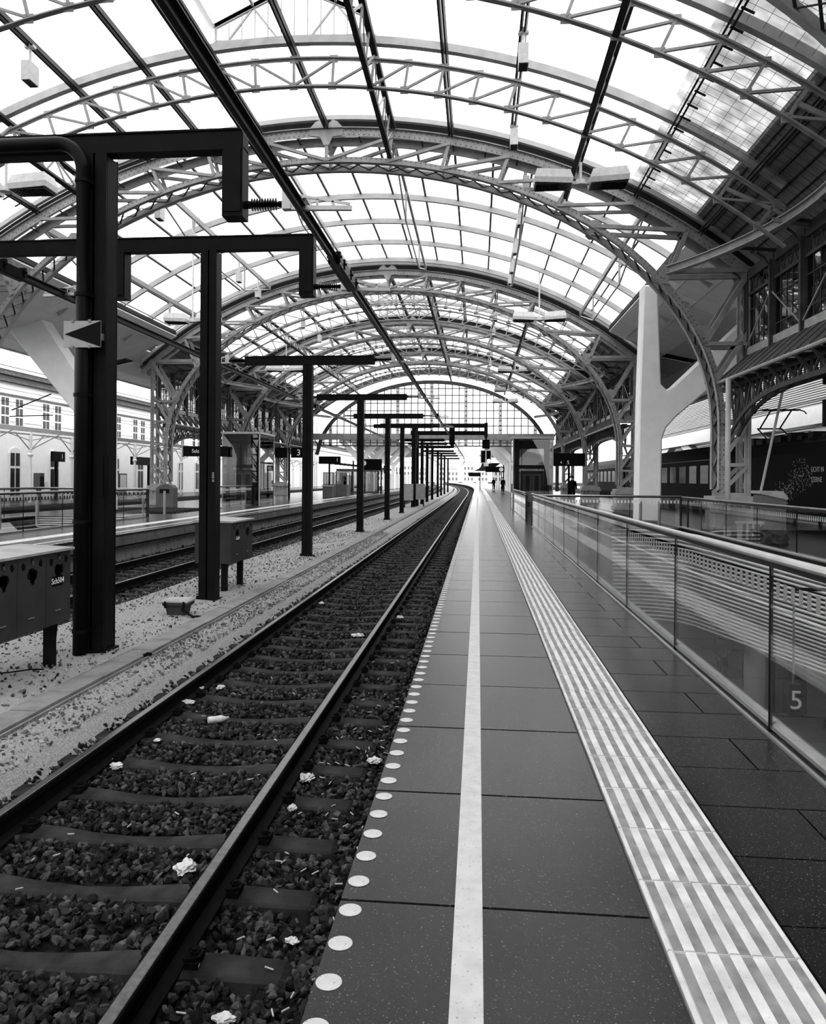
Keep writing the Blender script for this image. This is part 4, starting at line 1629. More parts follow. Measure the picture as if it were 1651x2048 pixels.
# ------------------------------------------------------------------ trackside cabinets and small box
def cabinet(x0, x1, y0, y1, z0, z1, doors, label, text, txy, tsz):
    t = thing('track_cabinet', label, 'cabinet', ((x0 + x1) / 2, (y0 + y1) / 2, -.51), 'grey trackside cabinets')
    mb = MB(); mb.box(x0, x1 - .012, y0, y1, z0, z1); obj('housing', mb, 'cabinet', t)
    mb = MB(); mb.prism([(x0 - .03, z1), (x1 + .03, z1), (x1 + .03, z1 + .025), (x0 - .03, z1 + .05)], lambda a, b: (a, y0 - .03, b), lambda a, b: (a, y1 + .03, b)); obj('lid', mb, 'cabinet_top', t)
    for a, b in doors:
        mb = MB(); mb.box(x1 - .012, x1, a + .006, b - .006, z0 + .005, z1 - .005)
        d = obj('door', mb, 'cabinet', t)
        mb = MB(); yc = a + (b - a) * .45; mb.tube([(x1 + .01, yc - .06, z0 + .15), (x1 + .01, yc + .05, z0 + .15)], .007, 6); obj('handle', mb, 'brass', d)
        mb = MB()
        # soot-like blotches left by removed fittings at the door's top
        for (fy, fz, r) in ((.2, .10, .035), (.5, .06, .03), (.8, .09, .035), (.5, .2, .065), (.42, .19, .05), (.6, .19, .05), (.52, .27, .03)):
            yc, zc = a + (b - a) * fy, z1 - fz
            pts = [(r * rng.uniform(.7, 1.15) * math.cos(q), r * rng.uniform(.8, 1.4) * math.sin(q)) for q in np.linspace(0, 2 * math.pi, 13)[:-1]]
            mb.prism(pts, lambda p, q_, yc=yc, zc=zc: (x1 + .0005, yc + p, zc + q_), lambda p, q_, yc=yc, zc=zc: (x1 + .0012, yc + p, zc + q_))
        obj('stain', mb, 'stain', d)
        mb = MB(); mb.box(x1, x1 + .012, a + (b - a) * .5 - .012, a + (b - a) * .5 + .012, z1 - .09, z1 - .05); obj('lock', mb, 'brass', d)
    ty, tz = txy
    mb = MB(); mb.box(x1, x1 + .004, ty - .085 * tsz / .07, ty + .085 * tsz / .07, tz - tsz * .62, tz + tsz * .62); obj('name_plate', mb, 'black', t)
    text_mesh(text, tsz, 'sign_white', 'lettering', t, (x1 + .006, ty, tz), (0, 1, 0), (0, 0, 1), .001)
    for yy in (y0 + .12, y1 - .22):
        mb = MB(); mb.box((x0 + x1) / 2 + .1, (x0 + x1) / 2 + .2, yy, yy + .09, -.53, z0 + .02); obj('leg', mb, 'pole', t)
        mb = MB()
        for q in range(2):
            mb.tube([((x0 + x1) / 2 + .16 - q * .05, yy + .16 + q * .03, z0 + .02), ((x0 + x1) / 2 + .15 - q * .05, yy + .15 + q * .02, -.2), ((x0 + x1) / 2 + .14, yy + .10, -.53)], .02, 8)
        obj('cable', mb, 'insul', t)
    return t
cabinet(-5.0, -4.43, 6.75, 8.2, -.05, .72, [(6.95 - .2, 7.2), (7.2, 7.71), (7.71, 8.2)], 'grey three-door trackside cabinet lettered Sch504 at the left edge', 'Sch504', (7.93, .41), .085)
cabinet(-4.95, -4.28, 13.4, 14.65, 0.0, .72, [(13.4, 13.98), (13.98, 14.65)], 'grey two-door trackside cabinet behind the second black pole', 'Sch0A', (13.72, .43), .085)
# two small cabinets under the gantry
for x, y, lb in ((-4.85, 54.6, 'small pale trackside cabinet at the foot of the signal gantry'), (-4.2, 57.2, 'small trackside cabinet on the right of the signal gantry posts')):
    t = thing('track_cabinet', lb, 'cabinet', (x, y, -.5), 'grey trackside cabinets')
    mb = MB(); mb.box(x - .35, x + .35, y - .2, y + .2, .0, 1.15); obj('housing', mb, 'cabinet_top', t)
    for dx in (-.25, .25):
        mb = MB(); mb.box(x + dx - .04, x + dx + .04, y - .05, y + .05, -.5, .0); obj('leg', mb, 'pole', t)
t = thing('junction_box', 'small dark box with a pale lid sitting on the gravel by the cable duct', 'box', (-4.4, 11.25, -.51))
mb = MB()
mb.loft([[(-4.4 + sx * a, 11.25 + sy * b, z) for sx, sy in ((-1, -1), (1, -1), (1, 1), (-1, 1))] for a, b, z in ((.13, .10, -.52), (.15, .12, -.40), (.19, .15, -.36), (.19, .15, -.32))])
obj('body', mb, 'cabinet', t)
mb = MB()
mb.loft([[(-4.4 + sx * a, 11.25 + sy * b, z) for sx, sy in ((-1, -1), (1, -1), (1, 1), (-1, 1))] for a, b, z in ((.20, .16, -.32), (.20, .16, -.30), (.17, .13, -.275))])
obj('lid', mb, 'cabinet_top', t)
for dx in (-.14, .14):
    mb = MB(); mb.box(-4.4 + dx - .012, -4.4 + dx + .012, 11.08, 11.10, -.40, -.30); obj('clasp', mb, 'insul', t)
mb = MB(); mb.tube([(-4.3, 11.12, -.42), (-4.18, 11.06, -.47), (-4.08, 11.0, -.5), (-3.98, 11.02, -.5)], .02, 8); obj('cable', mb, 'insul', t)
mb = MB()
mb.tube([(-5.4, 7.6, -.5), (-5.0, 7.45, -.495), (-4.75, 7.6, -.49), (-4.6, 7.75, -.49), (-4.5, 7.8, -.5)], .008, 6)
tag(obj('cable', mb, 'insul'), 'thin dark cable lying on the gravel under the lettered cabinet', 'cable')

# ------------------------------------------------------------------ litter in the track
def crumple(name, x, y, z, r, seed, m, label, cat, flat=.45, grp='paper litter in the near track'):
    g = np.random.default_rng(seed)
    import bmesh
    bm = bmesh.new()
    bmesh.ops.create_icosphere(bm, subdivisions=3, radius=1)
    ph = g.uniform(0, 6, 9)
    for v in bm.verts:
        c = v.co
        k = 1 + .28 * math.sin(4 * c.x + ph[0]) * math.cos(5 * c.y + ph[1]) + .2 * math.sin(9 * c.z + ph[2]) * math.sin(8 * c.x + ph[3]) + g.uniform(-.12, .12)
        v.co = Vector((c.x * k * r * (1 + .4 * math.sin(ph[4])), c.y * k * r, max(-.3, c.z) * k * r * flat))
    mb = MB()
    bm.verts.ensure_lookup_table()
    mb.v = [(v.co.x + x, v.co.y + y, v.co.z + z) for v in bm.verts]
    mb.f = [tuple(v.index for v in f.verts) for f in bm.faces]
    bm.free()
    return tag(obj(name, mb, m), label, cat, grp)
LIT = [(-2.68, 8.03, .055, 'crumpled white tissue on a sleeper, the right one of a pair near the left rail'), (-2.86, 7.95, .045, 'crumpled white tissue close beside the left rail, left one of a pair'), (-2.82, 7.47, .05, 'white paper ball just below the tissue pair beside the left rail'),
       (-2.73, 5.75, .05, 'torn white paper on the ballast between two sleepers beside the left rail'), (-2.80, 5.9, .03, 'small white scrap just above the torn paper beside the left rail'), (-2.66, 6.36, .028, 'tiny white scraps on the sleeper edge beside the left rail'),
       (-1.63, 4.31, .07, 'lacy grey-white tissue leaning against the foot of the right rail'), (-1.24, 5.68, .06, 'smooth white paper sheet on the ballast right of the right rail'), (-1.22, 5.16, .04, 'loose white crumbs of paper beside a sleeper end right of the right rail'),
       (-2.73, 13.64, .06, 'white scrap far up between the near rails'), (-1.67, 10.93, .06, 'white paper scrap inside the right rail, middle distance'), (-3.3, 17.69, .10, 'white paper flake outside the left rail, far up'), (-1.22, 12.44, .06, 'white wrapper just outside the right rail, middle distance'),
       (-.87, 3.68, .025, 'small white scrap beside the lowest sleeper end near the platform'), (-1.02, 3.12, .035, 'white scrap at the very bottom edge between rail and platform'), (-.79, 6.09, .05, 'pale crumpled plastic cup at the foot of the platform edge')]
for i, (x, y, r, lb) in enumerate(LIT):
    crumple('paper_scrap', x, y, -.70 + .01, r, 40 + i, 'litter', lb, 'litter')
crumple('dark_rag', -3.72, 8.6, -.50, .06, 99, 'black_matt', 'dark rag lying at the edge of the ballast beside the cable duct', 'rag', .3, None)
t = thing('plastic_bottle', 'pale plastic bottle lying between sleepers in the near track', 'bottle', (-2.33, 6.93, -.69))
mb = MB()
d = Vector((.85, .5, 0)).normalized()
c = Vector((-2.33, 6.93, -.675))
mb.tube([c + d * q for q in (-.095, -.09, -.05, -.045, .03, .06, .075)], [.02, .031, .031, .029, .031, .018, .012], 14)
obj('bottle_body', mb, 'litter', t)
mb = MB(); mb.tube([c + d * .075, c + d * .095], .014, 10); obj('cap', mb, 'sign_plate', t)
mb = MB(); mb.tube([(0, 0, 0), (.042, 0, 0)], .004, 6)
b0 = None
spots = []
for k in range(120):
    y = 2.6 + rng.uniform(0, 1) ** 1.3 * 7
    x = rng.uniform(-1.25, -.55) if k % 5 else rng.uniform(-2.7, -1.6)
    spots.append((x, y))
for k, (x, y) in enumerate(spots):
    if b0 is None:
        b0 = tag(obj('cigarette_butt', mb, 'butt'), 'pale cigarette butt dropped on the ballast of the near track', 'cigarette butt', 'cigarette butts on the ballast')
        o = b0
    else:
        o = b0.copy(); col.objects.link(o)
    o.location = (x, y, -.70 + rng.uniform(-.004, .008))
    o.rotation_euler = (rng.uniform(-.2, .2), rng.uniform(-.3, .3), rng.uniform(0, 6.28))
# ------------------------------------------------------------------ glass balustrades around the stairwell openings
def balustrade(label, p, q, joints, h=1.05, rail=True, frit='frit', pitch=.11, post_at=(), base=True, side=1):
    """glass balustrade from p to q (plan points); joints are fractions along it"""
    p, q = Vector((p[0], p[1], 0)), Vector((q[0], q[1], 0))
    L = (q - p).length
    d = (q - p).normalized()
    nrm = Vector((d.y, -d.x, 0)) * side
    t = thing('glass_balustrade', label, 'balustrade', p, 'glass balustrades around the stairwells')
    js = [0] + list(joints) + [1]
    for a, b in zip(js[:-1], js[1:]):
        A, B = p + d * (a * L + .012), p + d * (b * L - .012)
        mb = MB()
        z0, z1 = -.02, h - .03
        mb.loft([[A - nrm * .007 + Vector((0, 0, z0)), A + nrm * .007 + Vector((0, 0, z0)), A + nrm * .007 + Vector((0, 0, z1)), A - nrm * .007 + Vector((0, 0, z1))],
                 [B - nrm * .007 + Vector((0, 0, z0)), B + nrm * .007 + Vector((0, 0, z0)), B + nrm * .007 + Vector((0, 0, z1)), B - nrm * .007 + Vector((0, 0, z1))]])
        pn = obj('pane', mb, 'pane', t)
        mb = MB()
        n = int((b - a) * L / pitch)
        for k in range(n):
            c = A + d * (.04 + k * pitch)
            e = c + d * (pitch * .5)
            for zz in (h - .20,):
                mb.quad(c - nrm * .0085 + Vector((0, 0, zz)), e - nrm * .0085 + Vector((0, 0, zz)), e - nrm * .0085 + Vector((0, 0, zz + .095)), c - nrm * .0085 + Vector((0, 0, zz + .095)))
        if n > 0:
            obj('frit_pattern', mb, frit, pn)
    for f in joints:
        c = p + d * (f * L)
        mb = MB()
        mb.box(c.x - .009, c.x + .009, c.y - .011, c.y + .011, .0, h - .03)
        obj('joint_seal', mb, 'black', t)
    if rail:
        mb = MB()
        mb.tube([p - nrm * .03 + Vector((0, 0, h + .03)), q - nrm * .03 + Vector((0, 0, h + .03))], .024, 12)
        obj('handrail', mb, 'alu', t, smooth=True)
        mb = MB()
        mb.beam(p + nrm * .02 + Vector((0, 0, h - .01)), q + nrm * .02 + Vector((0, 0, h - .01)), .09, .03)
        obj('cap_rail', mb, 'alu_dark', t)
    if base:
        mb = MB()
        mb.tube([p + nrm * .045 + Vector((0, 0, .035)), q + nrm * .045 + Vector((0, 0, .035))], .038, 12)
        obj('base_tube', mb, 'alu', t, smooth=True)
        mb = MB()
        mb.beam(p - nrm * .035 + Vector((0, 0, .004)), q - nrm * .035 + Vector((0, 0, .004)), .022, .02)
        obj('base_strip', mb, 'alu', t)
        mb = MB()
        mb.beam(p + nrm * .0 + Vector((0, 0, -.01)), q + nrm * .0 + Vector((0, 0, -.01)), .05, .03)
        obj('base_slot', mb, 'alu_dark', t)
    for f in post_at:
        c = p + d * (f * L)
        mb = MB()
        mb.box(c.x - .02, c.x + .02, c.y - .025, c.y + .025, 0, h)
        obj('post', mb, 'alu_dark', t)
    return t
BX = 1.77
JY = [.35, 2.65, 4.95, 7.25, 9.55, 11.85, 14.15, 16.45, 18.75, 21.05, 23.35]
balustrade('long glass balustrade with bright handrail beside the near platform walkway', (BX, -1.6), (BX, 25.75), [(y + 1.6) / 27.35 for y in JY], 1.03, frit='frit_grey')
balustrade('glass balustrade closing the far end of the near stairwell', (BX, 25.85), (6.45, 25.85), [.33, .66], .98, base=False, post_at=(.001, .999), side=-1)
balustrade('glass balustrade on the far side of the near stairwell, before the dark train', (6.45, 25.8), (6.45, -1.6), [k / 12 for k in range(1, 12)], .96, base=True, post_at=(.0, .03), pitch=.10)
balustrade('short glass balustrade between the stairwell end and the glass lift', (1.75, 29.1), (1.75, 38.9), [.3, .65], 1.0, base=True)
for i, (x, y, lean) in enumerate(((1.78, 26.25, .03), (1.80, 26.75, .05), (1.76, 28.95, 0))):
    mb = MB()
    mb.beam((x, y, 0), (x + lean, y + .05, .95), .07, .16 if i < 2 else .10, (0, 1, 0))
    tag(obj('bollard', mb, 'alu_dark'), ['dark slanting end post nearest behind the near balustrade', 'dark slanting end post just behind the nearest one', 'tall dark end post at the start of the short balustrade by the lift'][i], 'post', 'dark end posts by the stairwell')
for x, lb in ((5.35, 'slim grey post left of a pair behind the far end of the near stairwell'), (5.95, 'slim grey post right of a pair behind the far end of the near stairwell')):
    tag(obj('bollard', MB().tube([(x, 26.6, 0), (x, 26.6, .82)], .045, 10), 'alu'), lb, 'post', 'slim posts by the stairwells')

# ribbed lamella wall lining the opening
def lining(label, path, ztop, zbot_fn, parent_group):
    """lamellas along a plan path: rounded profile bulging towards the void"""
    t = thing('lamella_lining', label, 'wall lining', (path[0][0], path[0][1], -1.5), parent_group)
    n = 24
    for k in range(n):
        f = k / (n - 1)
        pts = []
        for (x, y, nx, ny) in path:
            zb_ = zbot_fn(y)
            z = ztop + (zb_ - ztop) * f
            bul = .05 + .32 * math.sin(min(1, f * 1.15) * math.pi * .62) - .55 * max(0, f - .55)
            pts.append((x + nx * bul, y + ny * bul, z))
        mb = MB()
        mb.tube(pts, .026, 6)
        obj('lamella', mb, 'lamella', t)
    mb = MB()
    rows = [[(x - nx * .12, y - ny * .12, ztop - .02) for x, y, nx, ny in path], [(x - nx * .12, y - ny * .12, zbot_fn(y) - .1) for x, y, nx, ny in path]]
    for a in range(len(path) - 1):
        mb.quad(rows[0][a], rows[0][a + 1], rows[1][a + 1], rows[1][a])
        o = .05
    obj('backing', mb, 'joint', t)
    return t
zb1 = lambda y: -1.15 - .085 * max(0, y - 6)
pa = [(6.25, yy, -1, 0) for yy in (-3, 4.2)]
lining('ribbed lamella lining of the near stairwell, panel closest to the viewer', [(6.25, yy, -1, 0) for yy in (-3, 2, 7, 11.4)], -.04, zb1, 'ribbed linings of the near stairwell')
lining('ribbed lamella lining of the near stairwell, long panel seen through the glass', [(6.25, yy, -1, 0) for yy in (11.5, 15, 19, 23)] + [(6.1, 24.3, -.8, -.4), (5.6, 25.0, -.5, -.7), (5.1, 25.3, -.2, -.9), (4.2, 25.4, 0, -1)], -.04, zb1, 'ribbed linings of the near stairwell')
# dark deck edges inside the opening
mb = MB()
mb.box(6.36, 6.46, -3, 25.4, -1.6, -.06)
mb.box(1.80, 1.84, -4, 25.4, -.6, -.06)
mb.box(1.80, 6.3, 25.45, 25.55, -3.4, -.06)
struct('trim_3', mb, 'alu_dark')

# things in the lower hall seen through the glass
t = tag(obj('round_column', MB().tube([(7.45, 22, -5), (7.45, 22, -.36)], .27, 24), 'plaster_trim', smooth=True), 'round concrete column down in the lower hall, seen through the glass', 'column')
t = thing('track_sign', 'hanging dark sign with a pale 5 down in the near stairwell', 'sign', (5.02, 13, -2.17))
mb = MB(); mb.box(4.91, 5.13, 12.95, 13.20, -2.19, -1.70); obj('sign_box', mb, 'black', t)
text_mesh('5', .42, 'sign_white', 'numeral', t, (5.02, 12.945, -1.95), (1, 0, 0), (0, 0, 1), .003)
mb = MB(); mb.tube([(5.02, 13.07, -1.70), (5.02, 13.07, -.2)], .018, 8); obj('rod', mb, 'alu', t)
mb = MB(); mb.beam((5.02, 13.07, -.2), (6.3, 13.07, -.2), .05, .05); obj('arm', mb, 'alu_dark', t)
t = thing('stair_handrail', 'dark sloping stair parapet in the lower right of the stairwell', 'parapet', (3.2, 4, -2.5))
mb = MB()
mb.beam((4.2, 16.5, -4.4), (4.2, 4.0, -.9), .12, .6)
obj('parapet', mb, 'alu_dark', t)
mb = MB(); mb.tube([(4.1, 16.5, -3.9), (4.1, 4.0, -.4)], .025, 8); obj('handrail', mb, 'alu_dark', t)
mb = MB()
for k in range(20):
    mb.box(2.0, 4.15, 4 + k * .6, 4.65 + k * .6, -1.6 - k * .17, -1.43 - k * .17)
tag(obj('staircase', mb, 'joint'), 'dark staircase going down under the near balustrade', 'staircase')
t = thing('vending_machine', 'dark cabinet standing in the lower hall behind the round column', 'cabinet', (8.9, 23.5, -5))
mb = MB(); mb.box(8.3, 9.2, 23, 23.6, -5, -3.4); obj('body', mb, 'black', t)
mb = MB(); mb.box(8.4, 9.1, 22.98, 23.0, -4.7, -3.6); obj('front', mb, 'black', t)

for k, (x, y) in enumerate(((8.5, 18), (8.5, 27), (13, 22))):  # added lamps, mostly out of view, to brighten the lower hall floor
    t = thing('fill_lamp', '%s added fill lamp brightening the lower hall, under the platform' % ['first', 'second', 'third'][k], 'lamp', (x, y, -.5), 'added fill lamps of the lower hall')
    obj('housing', MB().box(x - .22, x + .22, y - 1.6, y + 1.6, -.45, -.34), 'info_grey', t)
    obj('diffuser', MB().box(x - .18, x + .18, y - 1.5, y + 1.5, -.47, -.449), 'fill_panel', t)

# ------------------------------------------------------------------ people
def person(name, label, loc, rotz, h, pose, mats, hold=None):
    """one continuous skinned body; pose: dict of joint positions for a 1.75 m figure facing -y"""
    k = h / 1.75
    t = thing('person', label, 'person', loc)
    t.rotation_euler = (0, 0, rotz)
    J = dict(pelvis=(0, 0, .95), waist=(0, 0, 1.08), chest=(0, 0, 1.32), neck=(0, 0, 1.47), skull0=(0, -.01, 1.56), skull1=(0, -.015, 1.66), skull2=(0, -.005, 1.73))
    R = dict(pelvis=.145, waist=.125, chest=.15, neck=.058, skull0=.075, skull1=.092, skull2=.06)
    E = [('pelvis', 'waist'), ('waist', 'chest'), ('chest', 'neck'), ('neck', 'skull0'), ('skull0', 'skull1'), ('skull1', 'skull2')]
    for s, sd in ((-1, 'r'), (1, 'l')):
        sw = pose.get('step', 0) * s
        J['hip' + sd] = (s * .10, 0, .90); R['hip' + sd] = .095
        J['knee' + sd] = (s * .11, -.04 - sw * .5, .50); R['knee' + sd] = .062
        J['ankle' + sd] = (s * .11, .02 - sw, .09); R['ankle' + sd] = .042
        J['toe' + sd] = (s * .13, -.15 - sw, .04); R['toe' + sd] = .04
        J['sh' + sd] = (s * .19, 0, 1.41); R['sh' + sd] = .068
        ar = pose.get('arm' + sd, (s * .27, .03, 1.12, s * .27, -.06, .88))
        J['el' + sd] = ar[:3]; R['el' + sd] = .045
        J['wr' + sd] = ar[3:]; R['wr' + sd] = .030
        w = Vector(ar[3:]); fd = (w - Vector(ar[:3])).normalized()
        J['palm' + sd] = tuple(w + fd * .07); R['palm' + sd] = .032
        E += [('pelvis', 'hip' + sd), ('hip' + sd, 'knee' + sd), ('knee' + sd, 'ankle' + sd), ('ankle' + sd, 'toe' + sd), ('chest', 'sh' + sd), ('sh' + sd, 'el' + sd), ('el' + sd, 'wr' + sd), ('wr' + sd, 'palm' + sd)]
        for q in range(4):
            nm = 'f%d%s' % (q, sd)
            J[nm] = tuple(w + fd * (.15 + (.01, .02, .015, 0)[q]) + Vector((0, (q - 1.5) * .02, 0))); R[nm] = .009
            E.append(('palm' + sd, nm))
        J['th' + sd] = tuple(w + fd * .09 + Vector((-s * .02, -.05, 0))); R['th' + sd] = .010
        E.append(('wr' + sd, 'th' + sd))
    names = list(J)
    me = bpy.data.meshes.new('body')
    me.from_pydata([tuple(c * k for c in J[n]) for n in names], [(names.index(a), names.index(b)) for a, b in E], [])
    o = bpy.data.objects.new('body', me)
    col.objects.link(o)
    md = o.modifiers.new('skin', 'SKIN')
    for i, n in enumerate(names):
        sv = me.skin_vertices[0].data[i]
        r = R[n] * k
        sv.radius = (r, r * (.72 if n in ('pelvis', 'waist', 'chest') else 1))
        sv.use_root = (n == 'pelvis')
    o.modifiers.new('smooth', 'SUBSURF').render_levels = 2
    me.materials.append(M[mats[0]])
    o.parent = t
    def child(nm, mb, m):
        c = obj(nm, mb, m)
        for kk in ('label', 'category'):
            if kk in c:
                del c[kk]
        c.parent = t
        return c
    # clothes as closed shells around torso and legs, hair cap, simple face
    mb = MB()
    mb.loft([[(rx * k * math.cos(a), ry * k * math.sin(a), z * k) for a in np.linspace(0, 2 * math.pi, 15)[:-1]] for rx, ry, z in ((.185, .14, .88), (.19, .135, 1.0), (.185, .13, 1.15), (.215, .145, 1.35), (.17, .11, 1.45), (.07, .07, 1.49))])
    for s, sd in ((-1, 'r'), (1, 'l')):
        a = J['sh' + sd]; e_ = J['el' + sd]; w_ = J['wr' + sd]
        mb.tube([Vector(a) * k, Vector(e_) * k, Vector(e_).lerp(Vector(w_), .85) * k], [.082 * k, .06 * k, .045 * k], 10)
    child('jacket', mb, mats[1])
    mb = MB()
    for s, sd in ((-1, 'r'), (1, 'l')):
        mb.tube([(s * .09 * k, 0, .97 * k), Vector(J['knee' + sd]) * k, Vector(J['ankle' + sd]) * k], [.115 * k, .08 * k, .062 * k], 10)
    child('trousers', mb, mats[2])
    mb = MB()
    c = Vector((0, .012, 1.665)) * k
    mb.loft([[(c.x + r * k * math.cos(a), c.y + r * 1.1 * k * math.sin(a), c.z + z * k) for a in np.linspace(0, 2 * math.pi, 15)[:-1]] for r, z in ((.098, -.03), (.104, .02), (.095, .06), (.06, .09), (.01, .10))])
    child('hair', mb, 'cloth_dark')
    mb = MB()
    for s in (-1, 1):
        mb.tube([(s * .032 * k, -.105 * k, 1.635 * k), (s * .032 * k, -.112 * k, 1.635 * k)], .011 * k, 8)
    mb.box(-.025 * k, .025 * k, -.105 * k, -.098 * k, 1.575 * k, 1.583 * k)
    child('eyes_and_mouth', mb, 'black')
    mb = MB()
    mb.prism([(-.014, -.095), (.014, -.095), (0, -.125)], lambda a, b: (a * k, b * k, 1.60 * k), lambda a, b: (a * .5 * k, b * .98 * k, 1.635 * k))
    child('nose', mb, mats[0])
    return t
person('person', 'person in grey shirt and dark trousers standing in the lower hall behind glass', (7.85, 26.2, -5.0), .3, 1.72, {'arml': (.27, -.05, 1.16, .12, -.22, 1.10), 'armr': (-.27, .0, 1.14, -.25, -.12, .92)}, ('skin', 'cloth_mid', 'cloth_dark'))
person('person', 'person walking in dark clothes in the lower hall right of the round column', (9.3, 21.5, -5.0), 1.4, 1.7, {'step': .28}, ('skin', 'cloth_dark', 'cloth_dark'))
person('person', 'person in dark clothes waiting on the near platform, seen left of the glass lift', (2.75, 88, 0), .5, 1.75, {}, ('skin', 'cloth_dark', 'cloth_dark'))
person('person', 'person in dark clothes farther back under the far canopy of the near platform', (2.2, 112, 0), -.5, 1.72, {}, ('skin', 'cloth_dark', 'cloth_dark'))
person('person', 'person in dark clothes standing right of the glass lift by a riveted column', (6.1, 52, 0), .2, 1.76, {}, ('skin', 'cloth_dark', 'cloth_dark'))
t = thing('suitcase', 'dark upright suitcase beside the person in the grey shirt in the lower hall', 'suitcase', (8.6, 25.6, -5))
mb = MB(); mb.box(8.35, 8.95, 25.4, 25.75, -4.93, -3.95); obj('shell', mb, 'cloth_dark', t)
mb = MB()
for dx in (8.5, 8.8):
    mb.tube([(dx, 25.7, -3.95), (dx, 25.7, -3.7)], .012, 6)
mb.tube([(8.5, 25.7, -3.7), (8.8, 25.7, -3.7)], .015, 6)
obj('handle', mb, 'alu', t)
for x in (8.42, 8.88):
    mb = MB(); mb.tube([(x - .02, 25.6, -4.96), (x + .02, 25.6, -4.96)], .04, 10); obj('wheel', mb, 'black', t)

# ------------------------------------------------------------------ glass lifts
def lift(x0, x1, y0, y1, h, label, front):
    t = thing('glass_lift', label, 'lift', ((x0 + x1) / 2, (y0 + y1) / 2, 0), 'glass lift towers')
    mb = MB(); mb.box(x0 - .06, x1 + .06, y0 - .06, y1 + .06, h - .02, h + .10); obj('roof', mb, 'alu', t)
    for x in (x0, x1):
        for y in (y0, y1):
            mb = MB(); mb.box(x - .03, x + .03, y - .03, y + .03, 0, h); obj('corner_post', mb, 'alu', t)
    for a in ((x0, x1, y0 - .008, y0 + .008), (x0, x1, y1 - .008, y1 + .008), (x0 - .008, x0 + .008, y0, y1), (x1 - .008, x1 + .008, y0, y1)):
        mb = MB(); mb.box(*a, .02, h - .05); obj('pane', mb, 'pane_lift', t)
    for z in (2.15,):
        mb = MB()
        mb.box(x0 + .05, x1 - .05, y0 + .1, y0 + .2, z - .08, z + .08)
        mb.box(x0 + .05, x1 - .05, y1 - .2, y1 - .1, z - .08, z + .08)
        mb.box(x0 + .05, x0 + .15, y0 + .1, y1 - .1, z - .08, z + .08)
        mb.box(x1 - .15, x1 - .05, y0 + .1, y1 - .1, z - .08, z + .08)
        obj('floor_beam', mb, 'black', t)
    for x in (x0 + .22, x1 - .22):
        for y in (y0 + .35, y1 - .35):
            mb = MB(); mb.box(x - .08, x + .08, y - .08, y + .08, 0, h - .05); obj('shaft_post', mb, 'black', t)
    mb = MB(); mb.box(x0 + .1, x1 - .1, y0 + .3, y1 - .2, h - .45, h - .1); obj('machine_box', mb, 'black_matt', t)
    w = x1 - x0
    mb = MB(); mb.box(x0 + .40, x1 - .40, y0 + .45, y0 + .55, 0, 1.95); obj('portal', mb, 'info_grey', t)
    for q in (0, 1):
        mb = MB(); a = x0 + .52 + q * (w - 1.04) / 2; mb.box(a + .02, a + (w - 1.04) / 2 - .02, y0 + .43, y0 + .45, .02, 1.8); d = obj('door', mb, 'alu', t)
        mb = MB(); mb.box(a + .12, a + (w - 1.04) / 2 - .12, y0 + .42, y0 + .43, .15, 1.7); obj('door_pane', mb, 'black', d)
    mb = MB()
    for q in range(4):
        mb.tube([(x0 + .15 + q * .12, y1 - .3, .3), (x0 + .15 + q * .12, y1 - .3, h - .4)], .015, 6)
    obj('cable', mb, 'black', t)
    return t
lift(1.72, 3.66, 39.3, 41.2, 3.55, 'glass lift tower standing on the near platform behind the stairwell', 1)
lift(-14.1, -12.02, 42.4, 45.4, 3.95, 'glass lift tower standing on the far platform across the tracks', 1)

# far platform: balustrades around its stairwell
balustrade('long glass balustrade of the stairwell on the far platform, facing the tracks', (-12.15, 10), (-12.15, 28.0), [k / 9 for k in range(1, 9)], 1.05, frit='alu_dark', pitch=.16, post_at=(.995,), side=-1)
balustrade('glass balustrade closing the end of the stairwell on the far platform', (-12.15, 28.05), (-16.5, 28.05), [.33, .66], 1.05, frit='alu_dark', pitch=.16, base=False, post_at=(.001, .35, .6, .999))
balustrade('rear glass balustrade of the stairwell on the far platform', (-16.5, 10), (-16.5, 28.0), [k / 9 for k in range(1, 9)], 1.05, frit='alu_dark', pitch=.16, post_at=(.001, .25, .5, .75))
balustrade('glass balustrade before the glass lift on the far platform', (-12.4, 34.5), (-12.4, 42.2), [.25, .5, .75], 1.05, post_at=(.001, .999), side=-1)
for x, y, lb in ((-12.9, 29.3, 'slim grey post left of a pair on the far platform between the black poles'), (-12.7, 30.9, 'slim grey post right of a pair on the far platform between the black poles'), (-13.4, 22.8, 'slim grey post seen left of the nearest pole'), (-13.4, 20.9, 'slim grey post near the left picture edge on the far platform')):
    tag(obj('bollard', MB().tube([(x, y, 0), (x, y, .95)], .05, 10), 'alu'), lb, 'post', 'slim posts by the stairwells')
lining('ribbed lining at the end of the stairwell on the far platform', [(-12.3, 27.9, 0, -1), (-14, 27.95, 0, -1), (-16.3, 27.9, 0, -1)], -.04, lambda y: -1.9, 'ribbed linings of the far stairwell')
mb = MB()
for k in range(9):
    mb.tube([(-12.6 - .0 * k, 31.5 + .42 * k, .02), (-16.4, 31.5 + .42 * k, .02)], .09, 8)
tag(obj('floor_grating', mb, 'alu_dark'), 'dark ribbed floor grating on the far platform between the second pole and the stairwell', 'grating')
t = thing('stair_cheek', 'smooth curved metal cheek of the far stairwell at the left edge', 'stair cheek', (-14.5, 22, -.8))
mb = MB()
rows = []
for k in range(13):
    f = k / 12
    rows.append([(-16.3, 20 + 6.0 * f, -.12 - .55 * max(0, 1 - f * 5) ** 2 - .02), (-16.0, 20 + 6.0 * f, -.75 + .35 * f)])
mb.slab(rows, .03)
obj('sheet', mb, 'alu', t)

